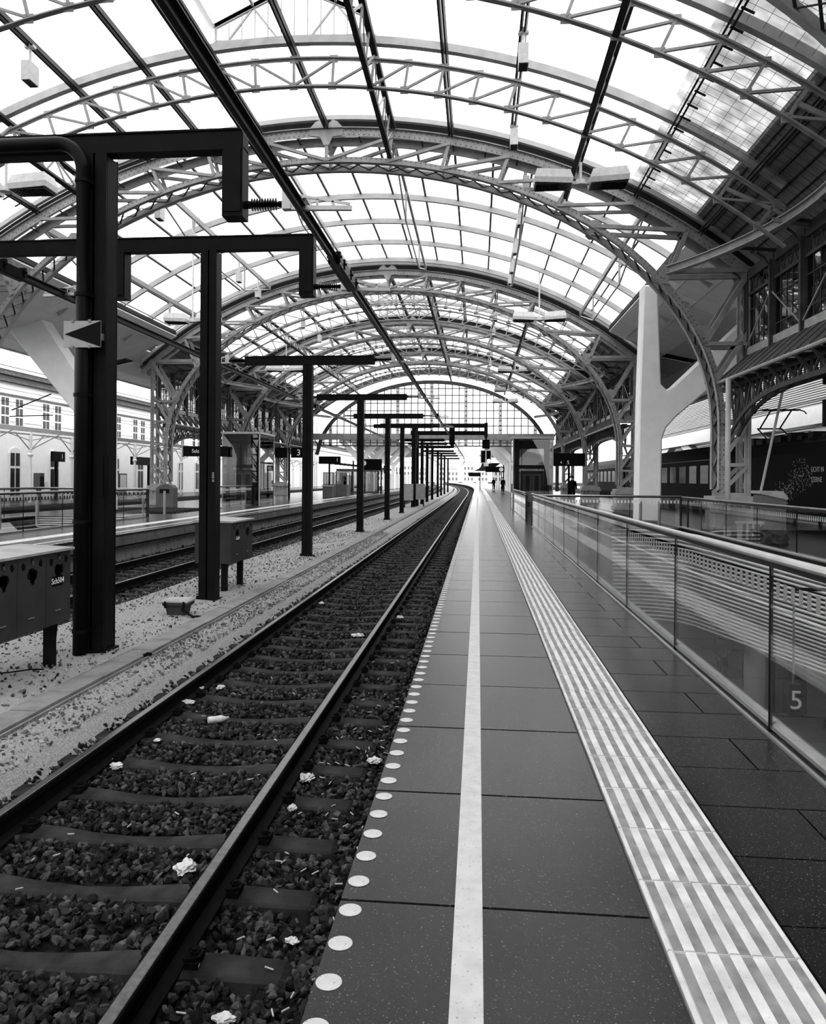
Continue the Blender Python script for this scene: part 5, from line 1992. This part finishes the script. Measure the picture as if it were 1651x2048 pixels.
# bin, bags and downpipe on the right platform
t = thing('downpipe', 'pale round downpipe in front of the riveted column on the right', 'pipe', (6.9, 22.6, 0))
mb = MB(); mb.tube([(6.9, 22.6, 0), (6.9, 22.6, 4.35)], .07, 14); obj('pipe', mb, 'steel_lite', t, smooth=True)
mb = MB(); mb.tube([(6.9, 22.6, 0), (6.9, 22.6, .25)], .095, 14); obj('foot', mb, 'steel_lite', t)
t = thing('ticket_stand', 'grey box with a slanting lid behind the far balustrade, a leaning pole above it', 'bin', (8.0, 22, 0))
mb = MB(); mb.prism([(7.55, 0), (8.2, 0), (8.2, 1.05), (8.1, 1.2), (7.6, 1.2), (7.55, 1.1)], lambda a, b: (a, 21.9, b), lambda a, b: (a, 22.5, b)); obj('body', mb, 'info_grey', t)
mb = MB(); mb.prism([(7.5, 1.18), (8.22, 1.02), (8.24, 1.08), (8.1, 1.25), (7.5, 1.26)], lambda a, b: (a, 21.85, b), lambda a, b: (a, 22.55, b)); obj('lid', mb, 'cabinet_top', t)
tag(obj('leaning_pole', MB().tube([(7.6, 22.2, 1.0), (8.5, 22.7, 4.6)], .035, 10), 'steel'), 'thin pole leaning to the right above the slant-lidded box', 'pole')
crumple('rubbish_bag', 7.15, 20.0, .09, .34, 5, 'bag', 'dark full rubbish bag on the floor behind the far balustrade', 'bag', .95, None)
t = thing('bench', 'small pale bench by the foot of the downpipe behind the glass', 'bench', (6.95, 21.4, 0))
mb = MB(); mb.box(6.75, 7.4, 21.2, 21.5, .40, .46); obj('seat', mb, 'steel_lite', t)
for x in (6.8, 6.95, 7.1, 7.3):
    mb = MB(); mb.box(x, x + .05, 21.22, 21.48, 0, .40); obj('leg', mb, 'steel_lite', t)

# ------------------------------------------------------------------ platform signs
def post_sign(label, x, y, z0, z1, parts, post_x, txts, depth=.18):
    t = thing('platform_sign', label, 'sign', (post_x, y, 0), 'black platform signs')
    mb = MB(); mb.box(post_x - .06, post_x + .06, y - .05, y + .05, 0, z1); obj('post', mb, 'black', t)
    for a, b in parts:
        mb = MB(); mb.box(a, b, y - depth / 2, y + depth / 2, z0, z1); obj('panel', mb, 'black', t)
    for s_, sz, tx, tz in txts:
        text_mesh(s_, sz, 'sign_white', 'lettering', t, (tx, y - depth / 2 - .004, tz), (1, 0, 0), (0, 0, 1), .003)
    return t
post_sign('black platform sign with a white 3 beside the third black pole', -13.4, 55, 2.95, 3.68, [(-14.45, -13.55), (-13.28, -12.35)], -13.42, [('3', .62, -12.72, 3.3)])
post_sign('black departure sign with a 5 beside the glass lift on the near platform', 5, 46, 2.30, 3.05, [(4.3, 6.1)], 5.2, [('4', .22, 4.75, 2.5), ('5', .30, 5.15, 2.5)])
post_sign('black sign with a small i on a post above the grey cabins', -12, 62, 2.65, 3.25, [(-12.7, -10.95)], -11.85, [('1', .4, -11.2, 2.95)])
t = thing('platform_sign', 'black overhead board with a round clock on the far platform', 'sign', (-9.9, 74, 0), 'black platform signs')
mb = MB(); mb.box(-11.3, -9.1, 73.9, 74.2, 2.3, 3.35); obj('panel', mb, 'black', t)
for x in (-11.25, -9.15):
    mb = MB(); mb.box(x - .06, x + .06, 73.95, 74.1, 0, 2.4); obj('post', mb, 'black', t)
mb = MB(); mb.tube([(-10.8, 73.88, 2.95), (-10.8, 73.86, 2.95)], .24, 20); obj('clock', mb, 'sign_white', t)
t = thing('hanging_sign', 'black hanging sign reading Salzburg Hbf left of the second black pole', 'sign', (-15.2, 42, 2.6))
mb = MB(); mb.box(-16.25, -13.7, 41.95, 42.1, 2.66, 3.22); obj('panel', mb, 'black', t)
mb = MB(); mb.box(-16.25, -16.2, 41.9, 42.12, 2.62, 3.25); obj('frame', mb, 'steel', t)
text_mesh('Salzburg Hbf', .28, 'sign_white', 'lettering', t, (-15.0, 41.945, 2.95), (1, 0, 0), (0, 0, 1), .003)
for x in (-15.6, -14.2):
    mb = MB(); mb.tube([(x, 42, 3.2), (x, 42, 4.3)], .015, 6); obj('rod', mb, 'black', t)
# grey cabins and bin on the far platform
for x0, x1, y, lb in ((-12.75, -11.9, 64, 'grey half-glazed cabin on the far platform, left of the bin'), (-11.5, -10.6, 63, 'grey half-glazed cabin on the far platform, right of the bin')):
    t = thing('platform_cabin', lb, 'cabin', ((x0 + x1) / 2, y, 0), 'grey cabins on the far platform')
    mb = MB(); mb.box(x0, x1, y, y + 1.6, 0, 1.0); obj('base', mb, 'info_grey', t)
    mb = MB()
    for x in np.linspace(x0 + .03, x1 - .03, 4):
        mb.box(x - .025, x + .025, y, y + .05, 1.0, 1.95)
    mb.box(x0, x1, y, y + 1.6, 1.93, 2.0)
    for yy in (y, y + 1.55):
        mb.box(x0, x0 + .05, yy, yy + .05, 1, 1.95)
        mb.box(x1 - .05, x1, yy, yy + .05, 1, 1.95)
    obj('frame', mb, 'steel', t)
    mb = MB(); mb.box(x0 + .02, x1 - .02, y + .02, y + .035, 1.0, 1.93); mb.box(x1 - .03, x1 - .015, y, y + 1.6, 1, 1.93); obj('pane', mb, 'pane_lift', t)
t = thing('litter_bin', 'grey litter bin with a pale top between the two grey cabins', 'bin', (-11.55, 60, 0))
mb = MB(); mb.box(-11.95, -11.2, 59.8, 60.4, 0, .85); obj('body', mb, 'info_grey', t)
mb = MB(); mb.box(-12.0, -11.15, 59.75, 60.45, .85, .97); obj('lid', mb, 'cabinet_top', t)
t = thing('ticket_bin', 'dark rounded bin at the foot of the left riveted column', 'bin', (-15.8, 38.5, 0))
mb = MB(); mb.prism([(-16.2, 0), (-15.3, 0), (-15.3, .95), (-15.45, 1.1), (-15.7, 1.17), (-15.95, 1.12), (-16.2, .95)], lambda a, b: (a, 38.3, b), lambda a, b: (a, 38.9, b)); obj('body', mb, 'info_grey', t)
mb = MB(); mb.box(-16.0, -15.5, 38.27, 38.3, .7, .9); obj('slot', mb, 'black', t)

# ------------------------------------------------------------------ twin floodlights and small box lamps
def floodlight(x, y, z, ztop, label):
    t = thing('twin_floodlight', label, 'lamp', (x, y, z), 'twin floodlights hanging from the roof')
    mb = MB(); mb.tube([(x, y, z + .05), (x, y, ztop)], .035, 10); obj('rod', mb, 'lampwhite', t)
    mb = MB(); mb.tube([(x, y, z - .02), (x, y, z + .12)], [.16, .13], 14); mb.box(x - .3, x + .3, y - .06, y + .06, z, z + .08); obj('hub', mb, 'lampwhite', t)
    for s in (-1, 1):
        c = x + s * .74
        zz = z + .14
        mb = MB()
        rings = []
        for a, b, h in ((.50, .30, -.16), (.52, .32, -.02), (.44, .26, .22)):
            rings.append([(c + sx * a, y + sy * b, zz + h + s * sx * .03) for sx, sy in ((-1, -1), (1, -1), (1, 1), (-1, 1))])
        mb.loft(rings)
        hs = obj('housing', mb, 'lampwhite', t)
        mb = MB()
        for k in range(11):
            xx = c - .46 + k * .092
            mb.box(xx - .006, xx + .006, y - .28, y + .28, zz - .20, zz - .162)
        for k in range(6):
            yy = y - .26 + k * .104
            mb.box(c - .47, c + .47, yy - .006, yy + .006, zz - .20, zz - .162)
        obj('grille', mb, 'grille', hs)
        mb = MB(); mb.box(c - .47, c + .47, y - .285, y + .285, zz - .168, zz - .161); obj('lamp_glass', mb, 'black', hs)
    return t
rz = lambda rel: circ(abs(rel), RC + .3)
FL = [(2.70, 21.6, 9.5, circ(7.75, RC - .72), 'twin floodlight nearest the viewer, hanging on a rod at the upper right'), (2.85, 38.0, 9.15, circ(7.7, RC + .6), 'twin floodlight hanging right of the middle under the link roof'), (2.62, 57.5, 9.35, circ(7.75, RC - .72), 'twin floodlight hanging in the farther hall, third on the right'), (2.62, 70, 9.3, circ(7.75, RC - .72), 'twin floodlight on the right, last but one before the end gable'), (2.62, 78, 9.1, circ(7.75, RC - .72), 'twin floodlight on the right closest to the end gable'),
      (-12.32, 19.4, 8.95, circ(7.75, RC - .72), 'twin floodlight cut by the left picture edge'), (-12.81, 34.2, 8.5, 11.62, 'twin floodlight on the left partly hidden by the second black pole'), (-12.32, 49.5, 8.4, circ(7.75, RC - .72), 'twin floodlight on the left above the third black pole'), (-12.32, 70, 8.6, circ(7.75, RC - .72), 'twin floodlight on the left far down the hall')]
for a in FL:
    floodlight(*a)
def box_lamp(x, y, z, label):
    t = thing('box_lamp', label, 'lamp', (x, y, z), 'small hanging box lamps')
    mb = MB(); mb.box(x - .11, x + .11, y - .2, y + .2, z, z + .46); hs = obj('housing', mb, 'lampwhite', t)
    mb = MB(); mb.box(x - .09, x + .09, y - .17, y + .17, z - .02, z); obj('lens', mb, 'grille', hs)
    mb = MB(); mb.tube([(x, y, z + .46), (x, y, 11.7 if 25 < y < 41 else circ(abs(x - XC), RC + .24))], .035, 8)
    if not 25 < y < 41:
        zt = circ(abs(x - XC), RC + .12)
        mb.box(x - .12, x + .12, y - .06, y + .06, zt - .03, zt + .03)
    obj('rod', mb, 'lampwhite', t)
BL = [(.96, 18.1, 10.93), (.96, 22.85, 11.1), (1.49, 26.0, 10.95), (1.49, 29.5, 10.95), (1.49, 33.2, 10.95), (1.49, 36.2, 10.95), (1.49, 38.3, 10.95), (.96, 47, 10.95), (.96, 52, 10.95), (.96, 61, 10.95), (.96, 66, 10.95)]
for i, a in enumerate(BL):
    box_lamp(*a, '%s small box lamp of the right-hand row under the roof' % (ORD[i]))
BL = [(-10.66, 17.7, 10.85), (-11.19, 26.6, 10.55), (-11.19, 29.8, 10.6), (-11.19, 35.8, 10.65), (-11.19, 39.0, 10.65), (-10.66, 47, 10.65), (-10.66, 52, 10.65), (-10.66, 61, 10.65)]
for i, a in enumerate(BL):
    box_lamp(*a, '%s small box lamp of the left-hand row under the roof' % (ORD[i]))
# ------------------------------------------------------------------ dark train on the right
t = thing('locomotive', 'dark locomotive with sparkling tree pattern and lettering LICHT IN STERNE at the right edge', 'train', (13.6, 30, -.72))
X0, X1 = 12.3, 15.2
def body(y0, y1, ztop, slope0=0, slope1=0):
    mb = MB()
    rings = []
    for y, k in ((y0, slope0), (y0 + .6, 0), (y1 - .6, 0), (y1, slope1)):
        rings.append([(X0 + .08, y, .1), (X0, y, .5), (X0, y, 2.6 - k), (X0 + .25, y, 3.0 - k), (X0 + .7, y, ztop - k), (X1 - .7, y, ztop - k), (X1 - .25, y, 3.0 - k), (X1, y, 2.6 - k), (X1, y, .5), (X1 - .08, y, .1)])
    mb.loft(rings)
    return mb
obj('body', body(21, 41, 3.25, .5, .5), 'train', t)
mb = MB(); mb.box(X0 + .3, X1 - .3, 21.5, 40.5, -.55, .12); obj('underframe', mb, 'black_matt', t)
for y in (23.5, 26.3, 35.7, 38.5):
    mb = MB(); mb.tube([(X0 + .35, y, -.1), (X0 + .5, y, -.1)], .5, 20); obj('wheel', mb, 'pole', t)
mb = MB()
k = 0
while k < 900:
    y, z = rng.uniform(29.6, 34.6), rng.uniform(.6, 2.5)
    f = ((y - 31.5) / 1.2) ** 2 + ((z - 1.75) / .7) ** 2
    f2 = ((y - 33.0) / 1.3) ** 2 + ((z - 1.1) / .5) ** 2
    if f < rng.uniform(.1, 1.1) or f2 < rng.uniform(.1, 1.1):
        s = rng.uniform(.012, .035)
        mb.quad((X0 - .004, y - s, z - s), (X0 - .004, y + s, z - s * .4), (X0 - .004, y + s * .6, z + s), (X0 - .004, y - s, z + s * .7))
    k += 1
obj('sparkle_pattern', mb, 'train_dots', t)
text_mesh('LICHT IN', .27, 'steel_lite', 'lettering', t, (X0 - .006, 29.95, 1.95), (0, -1, 0), (0, 0, 1), .002)
text_mesh('STERNE', .27, 'steel_lite', 'lettering', t, (X0 - .006, 30.02, 1.58), (0, -1, 0), (0, 0, 1), .002)
p_ = None
mb = MB()
for a, b in (((13.2, 37.2, 3.3), (13.2, 38.8, 4.0)), ((14.3, 37.2, 3.3), (14.3, 38.8, 4.0)), ((13.3, 38.8, 4.0), (13.3, 37.4, 4.75)), ((14.2, 38.8, 4.0), (14.2, 37.4, 4.75)), ((12.9, 37.4, 4.78), (14.6, 37.4, 4.78)), ((12.9, 37.6, 4.78), (14.6, 37.6, 4.78)), ((13.2, 38.8, 4.0), (14.3, 38.8, 4.0))):
    mb.tube([a, b], .035, 8)
for s in (-1, 1):
    mb.tube([(13.75 + s * .85, 37.5, 4.78), (13.75 + s * 1.05, 37.5, 4.72), (13.75 + s * 1.15, 37.5, 4.6)], .03, 8)
obj('pantograph', mb, 'black', t)
mb = MB()
y = 23
while y < 40:
    mb.box(12.9, 14.6, y, y + rng.uniform(.3, .9), 3.2, 3.2 + rng.uniform(.12, .35))
    y += 1.1
obj('roof_gear', mb, 'black', t)
for i, (y0, y1, lb) in enumerate(((41.6, 67.6, 'dark passenger coach behind the locomotive, seen between the riveted columns'), (68.2, 94, 'second dark passenger coach far down the right track'))):
    t = thing('passenger_coach', lb, 'train', (13.75, y0, -.72), 'dark coaches')
    obj('body', body(y0, y1, 3.45, .15, .15), 'train', t)
    mb = MB(); mb.box(X0 + .3, X1 - .3, y0 + .3, y1 - .3, -.5, .12); obj('underframe', mb, 'black_matt', t)
    for k in range(10):
        ya = y0 + 2 + k * 2.3
        mb = MB(); mb.box(X0 - .006, X0 + .02, ya, ya + 1.5, 1.35, 2.35); obj('window', mb, 'train_win', t)
    mb = MB(); mb.box(X0 - .004, X0 + .02, y0 + .3, y1 - .3, 2.62, 2.66); obj('cantrail', mb, 'steel', t)
for x in (13.0, 14.5):
    mb = MB(); mb.box(x - .04, x + .04, -4, 200, -.72, -.57)
    tag(obj('rail', mb, 'rail_side'), 'rail under the dark train, %s' % ('nearer one' if x < 13.5 else 'farther one'), 'rail', 'running rails')
mb = MB(); mb.box(10.8, 10.95, -4, 200, -1.0, -.06)
struct('wall_right', mb, 'concrete_dark')

# far right backdrop: pale lamella hall wall, white band and slanting white struts
t = thing('lamella_hall', 'pale building with horizontal lamellas behind the dark train', 'building', (26, 45, -.7))
mb = MB()
for k in range(64):
    z = .3 + k * .17
    mb.box(24.0 + .0 * k, 24.12, 8, 118, z, z + .10)
obj('lamella_front', mb, 'lamella_lite', t)
mb = MB(); mb.box(24.2, 30, 8, 118, -.7, 11.4); obj('wall', mb, 'lamella_back', t)
mb = MB(); mb.box(20.3, 21.5, 8, 118, 5.0, 6.1)
tag(obj('band_beam', mb, 'white_steel'), 'long white band beam above the dark train, carried by V-shaped struts', 'beam')
for k, yc in enumerate((34.7, 54.7, 75, 95)):
    t = thing('forked_strut', '%s white V-shaped strut beyond the dark train, counted from the right edge' % ['nearest', 'second', 'third', 'fourth', 'fifth', 'sixth'][k], 'strut', (20.9, yc, 0), 'white struts beyond the train')
    for sgn in (-1, 1):
        mb = MB(); mb.beam((20.9, yc, 3.1), (20.9, yc + sgn * 7.4, 5.3), .7, .85); obj('arm', mb, 'white_steel', t)
    mb = MB(); mb.box(20.5, 21.3, yc - .5, yc + .5, .0, 3.3); obj('foot', mb, 'white_steel', t)
mb = MB(); mb.box(17.6, 23.5, 8, 200, -.8, 0)
struct('floor', mb, 'granite', 'platform beyond the dark train', 'paving')
# wires and hanging frame over the train track
mb = MB()
mb.tube([(13.75, 0, 4.85), (13.75, 120, 4.85)], .012, 5)
tag(obj('contact_wire', mb, 'black'), 'contact wire above the dark train', 'wire')
t = thing('catenary_support', 'black lattice drop with wires above the dark train', 'catenary support', (13.2, 31, 5))
mb = MB()
mb.beam((13.1, 31, 5.2), (13.1, 31, 8.2), .3, .3, (0, 1, 0))
obj('drop', mb, 'black_matt', t)
for a, b in (((11.2, 29.5, 6.1), (13.1, 31, 5.4)), ((13.1, 31, 5.4), (16, 29, 6.2))):
    mb = MB(); mb.tube([a, b], .02, 6); obj('stay', mb, 'black', t)
t = thing('hanging_sign', 'black hanging board with small white lettering at the right edge over the train', 'sign', (9.6, 22.5, 3.0))
mb = MB(); mb.box(9.35, 10.8, 22.4, 22.5, 3.02, 3.75); obj('panel', mb, 'black', t)
text_mesh('Südtiro', .2, 'sign_white', 'lettering', t, (9.85, 22.39, 3.16), (1, 0, 0), (0, 0, 1), .002)
for x in (9.5, 10.6):
    mb = MB(); mb.tube([(x, 22.45, 3.75), (x, 22.45, 4.4)], .015, 6); obj('rod', mb, 'black', t)

# ------------------------------------------------------------------ white station building with canopy on the left
bx = -29.0
t = thing('station_building', 'long white station building with two rows of tall windows at the left', 'building', (bx - 5, 80, -.7))
mb = MB(); mb.box(bx - 12, bx, 22, 200, -.7, 8.0); obj('wall', mb, 'plaster', t)
mb = MB(); mb.slab([[(bx + .7, 22, 8.05), (bx + .7, 200, 8.05)], [(bx - 8, 22, 14), (bx - 8, 200, 14)]], .15); obj('roof', mb, 'roof_tile', t)
mb = MB()
mb.box(bx, bx + .5, 22, 200, 7.7, 8.0)
mb.box(bx, bx + .25, 22, 200, 7.3, 7.5)
mb.box(bx, bx + .12, 22, 200, 6.5, 6.6)
obj('cornice', mb, 'cover', t)
mb = MB()
for z in (6.9, 5.9, 4.9):
    mb.box(bx, bx + .04, 22, 200, z, z + .04)
obj('moulding', mb, 'plaster_trim', t)
y = 36.0
k = 0
while y < 110:
    for dy in (0, 1.5):
        mb = MB()
        mb.box(bx, bx + .08, y + dy - .1, y + dy + .9, 4.6, 6.35)
        f = obj('upper_window', mb, 'plaster_trim', t)
        mb = MB()
        for a in (0, .42):
            for zz in (4.7, 5.28, 5.86):
                mb.box(bx + .06, bx + .09, y + dy + a + .02, y + dy + a + .36, zz, zz + .48)
        obj('pane', mb, 'info_grey', f)
    mb = MB()
    pts = [(0, .0), (1.3, 0), (1.3, 2.9), (1.1, 3.2), (.65, 3.32), (.2, 3.2), (0, 2.9)]
    mb.prism(pts, lambda a, b: (bx, y + 1 + a - .15, b), lambda a, b: (bx + .08, y + 1 + a - .15, b))
    f = obj('ground_window', mb, 'plaster_trim', t)
    mb = MB()
    for a in (0, .55):
        mb.box(bx + .06, bx + .1, y + 1.0 + a, y + 1.42 + a, .3, 2.0)
        mb.box(bx + .06, bx + .1, y + 1.0 + a, y + 1.42 + a, 2.15, 2.95)
    obj('pane', mb, 'window_dark', f)
    y += 4.6
    k += 1
t = thing('platform_canopy', 'slender white iron canopy along the white station building', 'canopy', (-25, 80, 0))
mb = MB(); mb.slab([[(-23.6, 26, 3.95), (-23.6, 180, 3.95)], [(bx, 26, 4.35), (bx, 180, 4.35)]], .10); obj('roof', mb, 'roofglass', t)
mb = MB(); mb.box(-23.62, -23.5, 26, 180, 3.86, 4.08); obj('fascia', mb, 'plaster_trim', t)
y = 29.0
while y < 120:
    mb = MB()
    mb.tube([(-25.6, y, 0), (-25.6, y, 2.6)], .09, 10)
    mb.tube([(-25.6, y, 2.6), (-25.6, y, 2.75), (-25.6, y, 2.85)], [.10, .17, .10], 10)
    mb.tube([(-25.6, y, 2.85), (-25.6, y, 4.1)], .11, 10)
    obj('column', mb, 'plaster_trim', t)
    mb = MB()
    mb.beam((-25.6, y, 3.0), (-25.6, y + 1.5, 3.95), .04, .05)
    mb.beam((-25.6, y, 3.0), (-25.6, y - 1.5, 3.95), .04, .05)
    mb.beam((-25.6, y, 3.0), (-23.7, y, 3.95), .04, .05)
    mb.beam((-25.6, y, 3.9), (-25.6, y + 4.6, 3.9), .05, .08)
    mb.beam((-25.6, y, 3.55), (-25.6, y + 2.3, 3.9), .03, .04)
    mb.beam((-25.6, y + 4.6, 3.55), (-25.6, y + 2.3, 3.9), .03, .04)
    obj('bracket', mb, 'steel', t)
    y += 4.6
mb = MB(); mb.box(bx, -22.9, 22, 200, -.7, 0)
struct('floor', mb, 'granite', 'platform in front of the white station building', 'paving')
for i, (y, lb, w, tx) in enumerate(((47.5, 'black pillar sign with a 1 before the white station building', 1.5, '1'), (59, 'wide black doorway sign on the white station building, seen right of the nearest pole', 3.4, ''))):
    t = thing('platform_sign', lb, 'sign', (-27, y, 0), 'signs at the white station building')
    mb = MB(); mb.box(-27.05, -26.9, y, y + w, 2.45, 3.1); obj('panel', mb, 'black', t)
    mb = MB(); mb.box(-27.05, -26.9, y + w * (.3 if i == 0 else .93), y + w * (.3 if i == 0 else .93) + .2, 0, 2.5); obj('post', mb, 'black', t)
    if tx:
        text_mesh(tx, .45, 'sign_white', 'lettering', t, (-26.89, y + w * .75, 2.78), (0, 1, 0), (0, 0, 1), .003)
    else:
        mb = MB(); mb.tube([(-26.9, y + .4, 2.78), (-26.88, y + .4, 2.78)], .22, 16); obj('clock', mb, 'sign_white', t)
for i, y in enumerate((49.6, 51.6, 54.6, 56.0)):
    t = thing('notice_board', '%s grey notice board standing before the white station building' % ['first', 'second', 'third', 'fourth'][i], 'notice board', (-26.5, y, 0), 'notice boards before the white station building')
    mb = MB(); mb.box(-26.6, -26.5, y, y + 1.25, .1, 1.75); obj('frame', mb, 'info_grey', t)
    mb = MB(); mb.box(-26.5, -26.48, y + .12, y + 1.1, .6, 1.65); obj('poster', mb, 'paper' if i else 'black', t)
t = thing('ticket_machine', 'small dark ticket machine before the white station building at the left edge', 'machine', (-26.5, 45.2, 0))
mb = MB(); mb.box(-26.7, -26.3, 45.0, 45.5, .7, 1.7); obj('body', mb, 'info_grey', t)
mb = MB(); mb.box(-26.3, -26.27, 45.05, 45.45, .9, 1.5); obj('screen', mb, 'black', t)
mb = MB(); mb.box(-26.6, -26.4, 45.15, 45.35, 0, .7); obj('foot', mb, 'info_grey', t)
mb = MB(); mb.tube([(-26.4, 45.8, 1.0), (-26.35, 45.8, 1.0)], .2, 12); obj('dial', mb, 'sign_white', t)
# overhead wires left of the far platform
t = thing('overhead_wires', 'thin overhead wires crossing in front of the white station building', 'wires', (-21, 40, 5))
for x, z in ((-21.3, 4.9), (-21.3, 5.8), (-20.4, 6.3)):
    mb = MB(); mb.tube([(x, 26, z), (x, 200, z)], .012, 5); obj('wire', mb, 'black', t)
mb = MB(); mb.tube([(-22.5, 36, 4.7), (-20.6, 36.2, 5.5)], .03, 6); mb.tube([(-22.6, 36, 4.4), (-20.4, 36, 4.45)], .025, 6); obj('cantilever', mb, 'black', t)

# ------------------------------------------------------------------ canopies and struts beyond the gable
def outer_struts(s, x, label, ys):
    for k, yc in enumerate(ys):
        t = thing('forked_strut', '%s white slanting strut carrying the canopy beyond the gable, %s platform' % (ORD[k] if k else 'first', label), 'strut', (x, yc, 0), 'white struts beyond the gable')
        for sg in (-1, 1):
            mb = MB(); mb.beam((x, yc, 3.6), (x + sg * 2.3, yc, 6.0), .5, .6); obj('arm', mb, 'plaster', t)
        mb = MB(); mb.box(x - .3, x + .3, yc - .3, yc + .3, 0, 3.9); obj('trunk', mb, 'plaster', t)
outer_struts(1, 3.9, 'near', (90, 99, 108, 117))
outer_struts(-1, -13.6, 'far', (90, 99, 108, 117, 126))
for x0, x1, xm, lb in ((1.2, 8.2, 4.7, 'dark edged canopy beyond the gable over the near platform'), (-17.2, -10.4, -13.8, 'dark edged canopy beyond the gable over the far platform')):
    t = thing('platform_canopy', lb, 'canopy', (xm, 88, 3), 'canopies beyond the gable')
    mb = MB()
    mb.loft([[(x0 + bend(y), y, 6.3), (xm + bend(y), y, 5.95), (x1 + bend(y), y, 6.3), (x1 + bend(y), y, 6.5), (xm + bend(y), y, 6.3), (x0 + bend(y), y, 6.5)] for y in (88, 100, 110, 120, 135, 150, 165)])
    obj('roof', mb, 'white_steel', t)
    mb = MB()
    y = 88
    while y < 165:
        mb.box(x0 - .8 + bend(y), x0 + 1.2 + bend(y), y, y + .6, 3.2, 3.32)
        y += 3.2
    obj('edge_lamp', mb, 'black', t)
    y = 92
    while y < 160:
        mb = MB(); mb.box(xm - 1 + bend(y), xm - .85 + bend(y), y, y + .15, 0, 3.6); obj('post', mb, 'pole', t)
        mb = MB(); mb.box(xm + .6 + bend(y), xm + 1.5 + bend(y), y, y + 1.6, 0, 2.2); obj('shelter', mb, 'plaster', t)
        y += 8
post_sign('black clock board under the canopy beyond the gable on the near platform', 2.5, 100, 2.4, 3.1, [(.9, 3.3)], 3.2, [])
mb = MB(); mb.tube([(2.9, 99.88, 2.75), (2.9, 99.86, 2.75)], .27, 18)
tag(obj('clock', mb, 'sign_white'), 'round white clock on the black board beyond the lift', 'clock')
post_sign('black destination sign left of the clock board beyond the signal', -.3, 118, 1.9, 2.5, [(-1.4, .4)], .3, [])
t = thing('kiosk', 'dark glazed kiosk on the far platform under the clock board', 'kiosk', (-11.5, 80, 0))
mb = MB(); mb.box(-14.2, -9.9, 78, 82, 0, .15); mb.box(-14.2, -9.9, 78, 82, 2.2, 2.45); obj('roof_and_floor', mb, 'info_grey', t)
for x in (-14.2, -12.6, -11.3, -9.95):
    mb = MB(); mb.box(x - .06, x + .06, 78, 78.12, .1, 2.2); obj('post', mb, 'black', t)
mb = MB(); mb.box(-14.1, -10, 78.1, 78.13, .15, 2.2); mb.box(-10.02, -9.98, 78, 82, .15, 2.2); obj('pane', mb, 'pane_lift', t)
mb = MB(); mb.box(-13.8, -12.7, 79, 80, .15, 1.8); obj('counter', mb, 'black_matt', t)

# hazy town and hill at the end of the line
g = np.random.default_rng(3)
t0 = 0
for k in range(16):
    x = -75 + k * 7 + g.uniform(-.4, .4)
    y = 330 + g.uniform(0, 60)
    w, h = g.uniform(4.2, 5.6), g.uniform(5, 10)
    t = thing('town_house', '%s hazy pale house at the end of the line, counted from the left' % (['first', 'second', 'third'] + ORD[3:])[k], 'house', (x, y, -.9), 'hazy houses at the end of the line')
    mb = MB(); mb.box(x - w / 2, x + w / 2, y, y + 8, -.9, h); obj('wall', mb, 'plaster', t)
    mb = MB(); mb.prism([(x - w / 2 - .3, h), (x + w / 2 + .3, h), (x, h + w * .4)], lambda a, b: (a, y - .3, b), lambda a, b: (a, y + 8.3, b)); obj('roof', mb, 'hill', t)
    mb = MB()
    for i in range(3):
        for j in range(int(h / 2.6)):
            mb.box(x - w / 2 + .8 + i * w / 3.2, x - w / 2 + 1.7 + i * w / 3.2, y - .03, y, .8 + j * 2.5, 2.2 + j * 2.5)
    obj('window', mb, 'concrete', t)
mb = MB()
rows = []
for i in range(40):
    x = -420 + i * 22
    rows.append([(x, 620 + 40 * math.sin(i), -1), (x, 700, 14 + 16 * math.exp(-((x + 60) / 150) ** 2) + 3 * math.sin(i * 1.3)), (x, 820, -1)])
mb.slab(rows, -.5)
struct('hill', mb, 'hill')
for k in range(7):
    y = 150 + k * 26
    x = -9.2 + bend(y)
    t = thing('line_mast', '%s thin line mast out on the curve beyond the platforms' % ORD[k], 'mast', (x, y, -.7), 'line masts on the curve')
    mb = MB(); mb.beam((x, y, -.8), (x, y, 7.5), .25, .25, (0, 1, 0)); obj('shaft', mb, 'steel', t)
    mb = MB(); mb.beam((x, y, 6.2), (x + 3.5, y, 6.4), .08, .08); obj('cantilever', mb, 'steel', t)
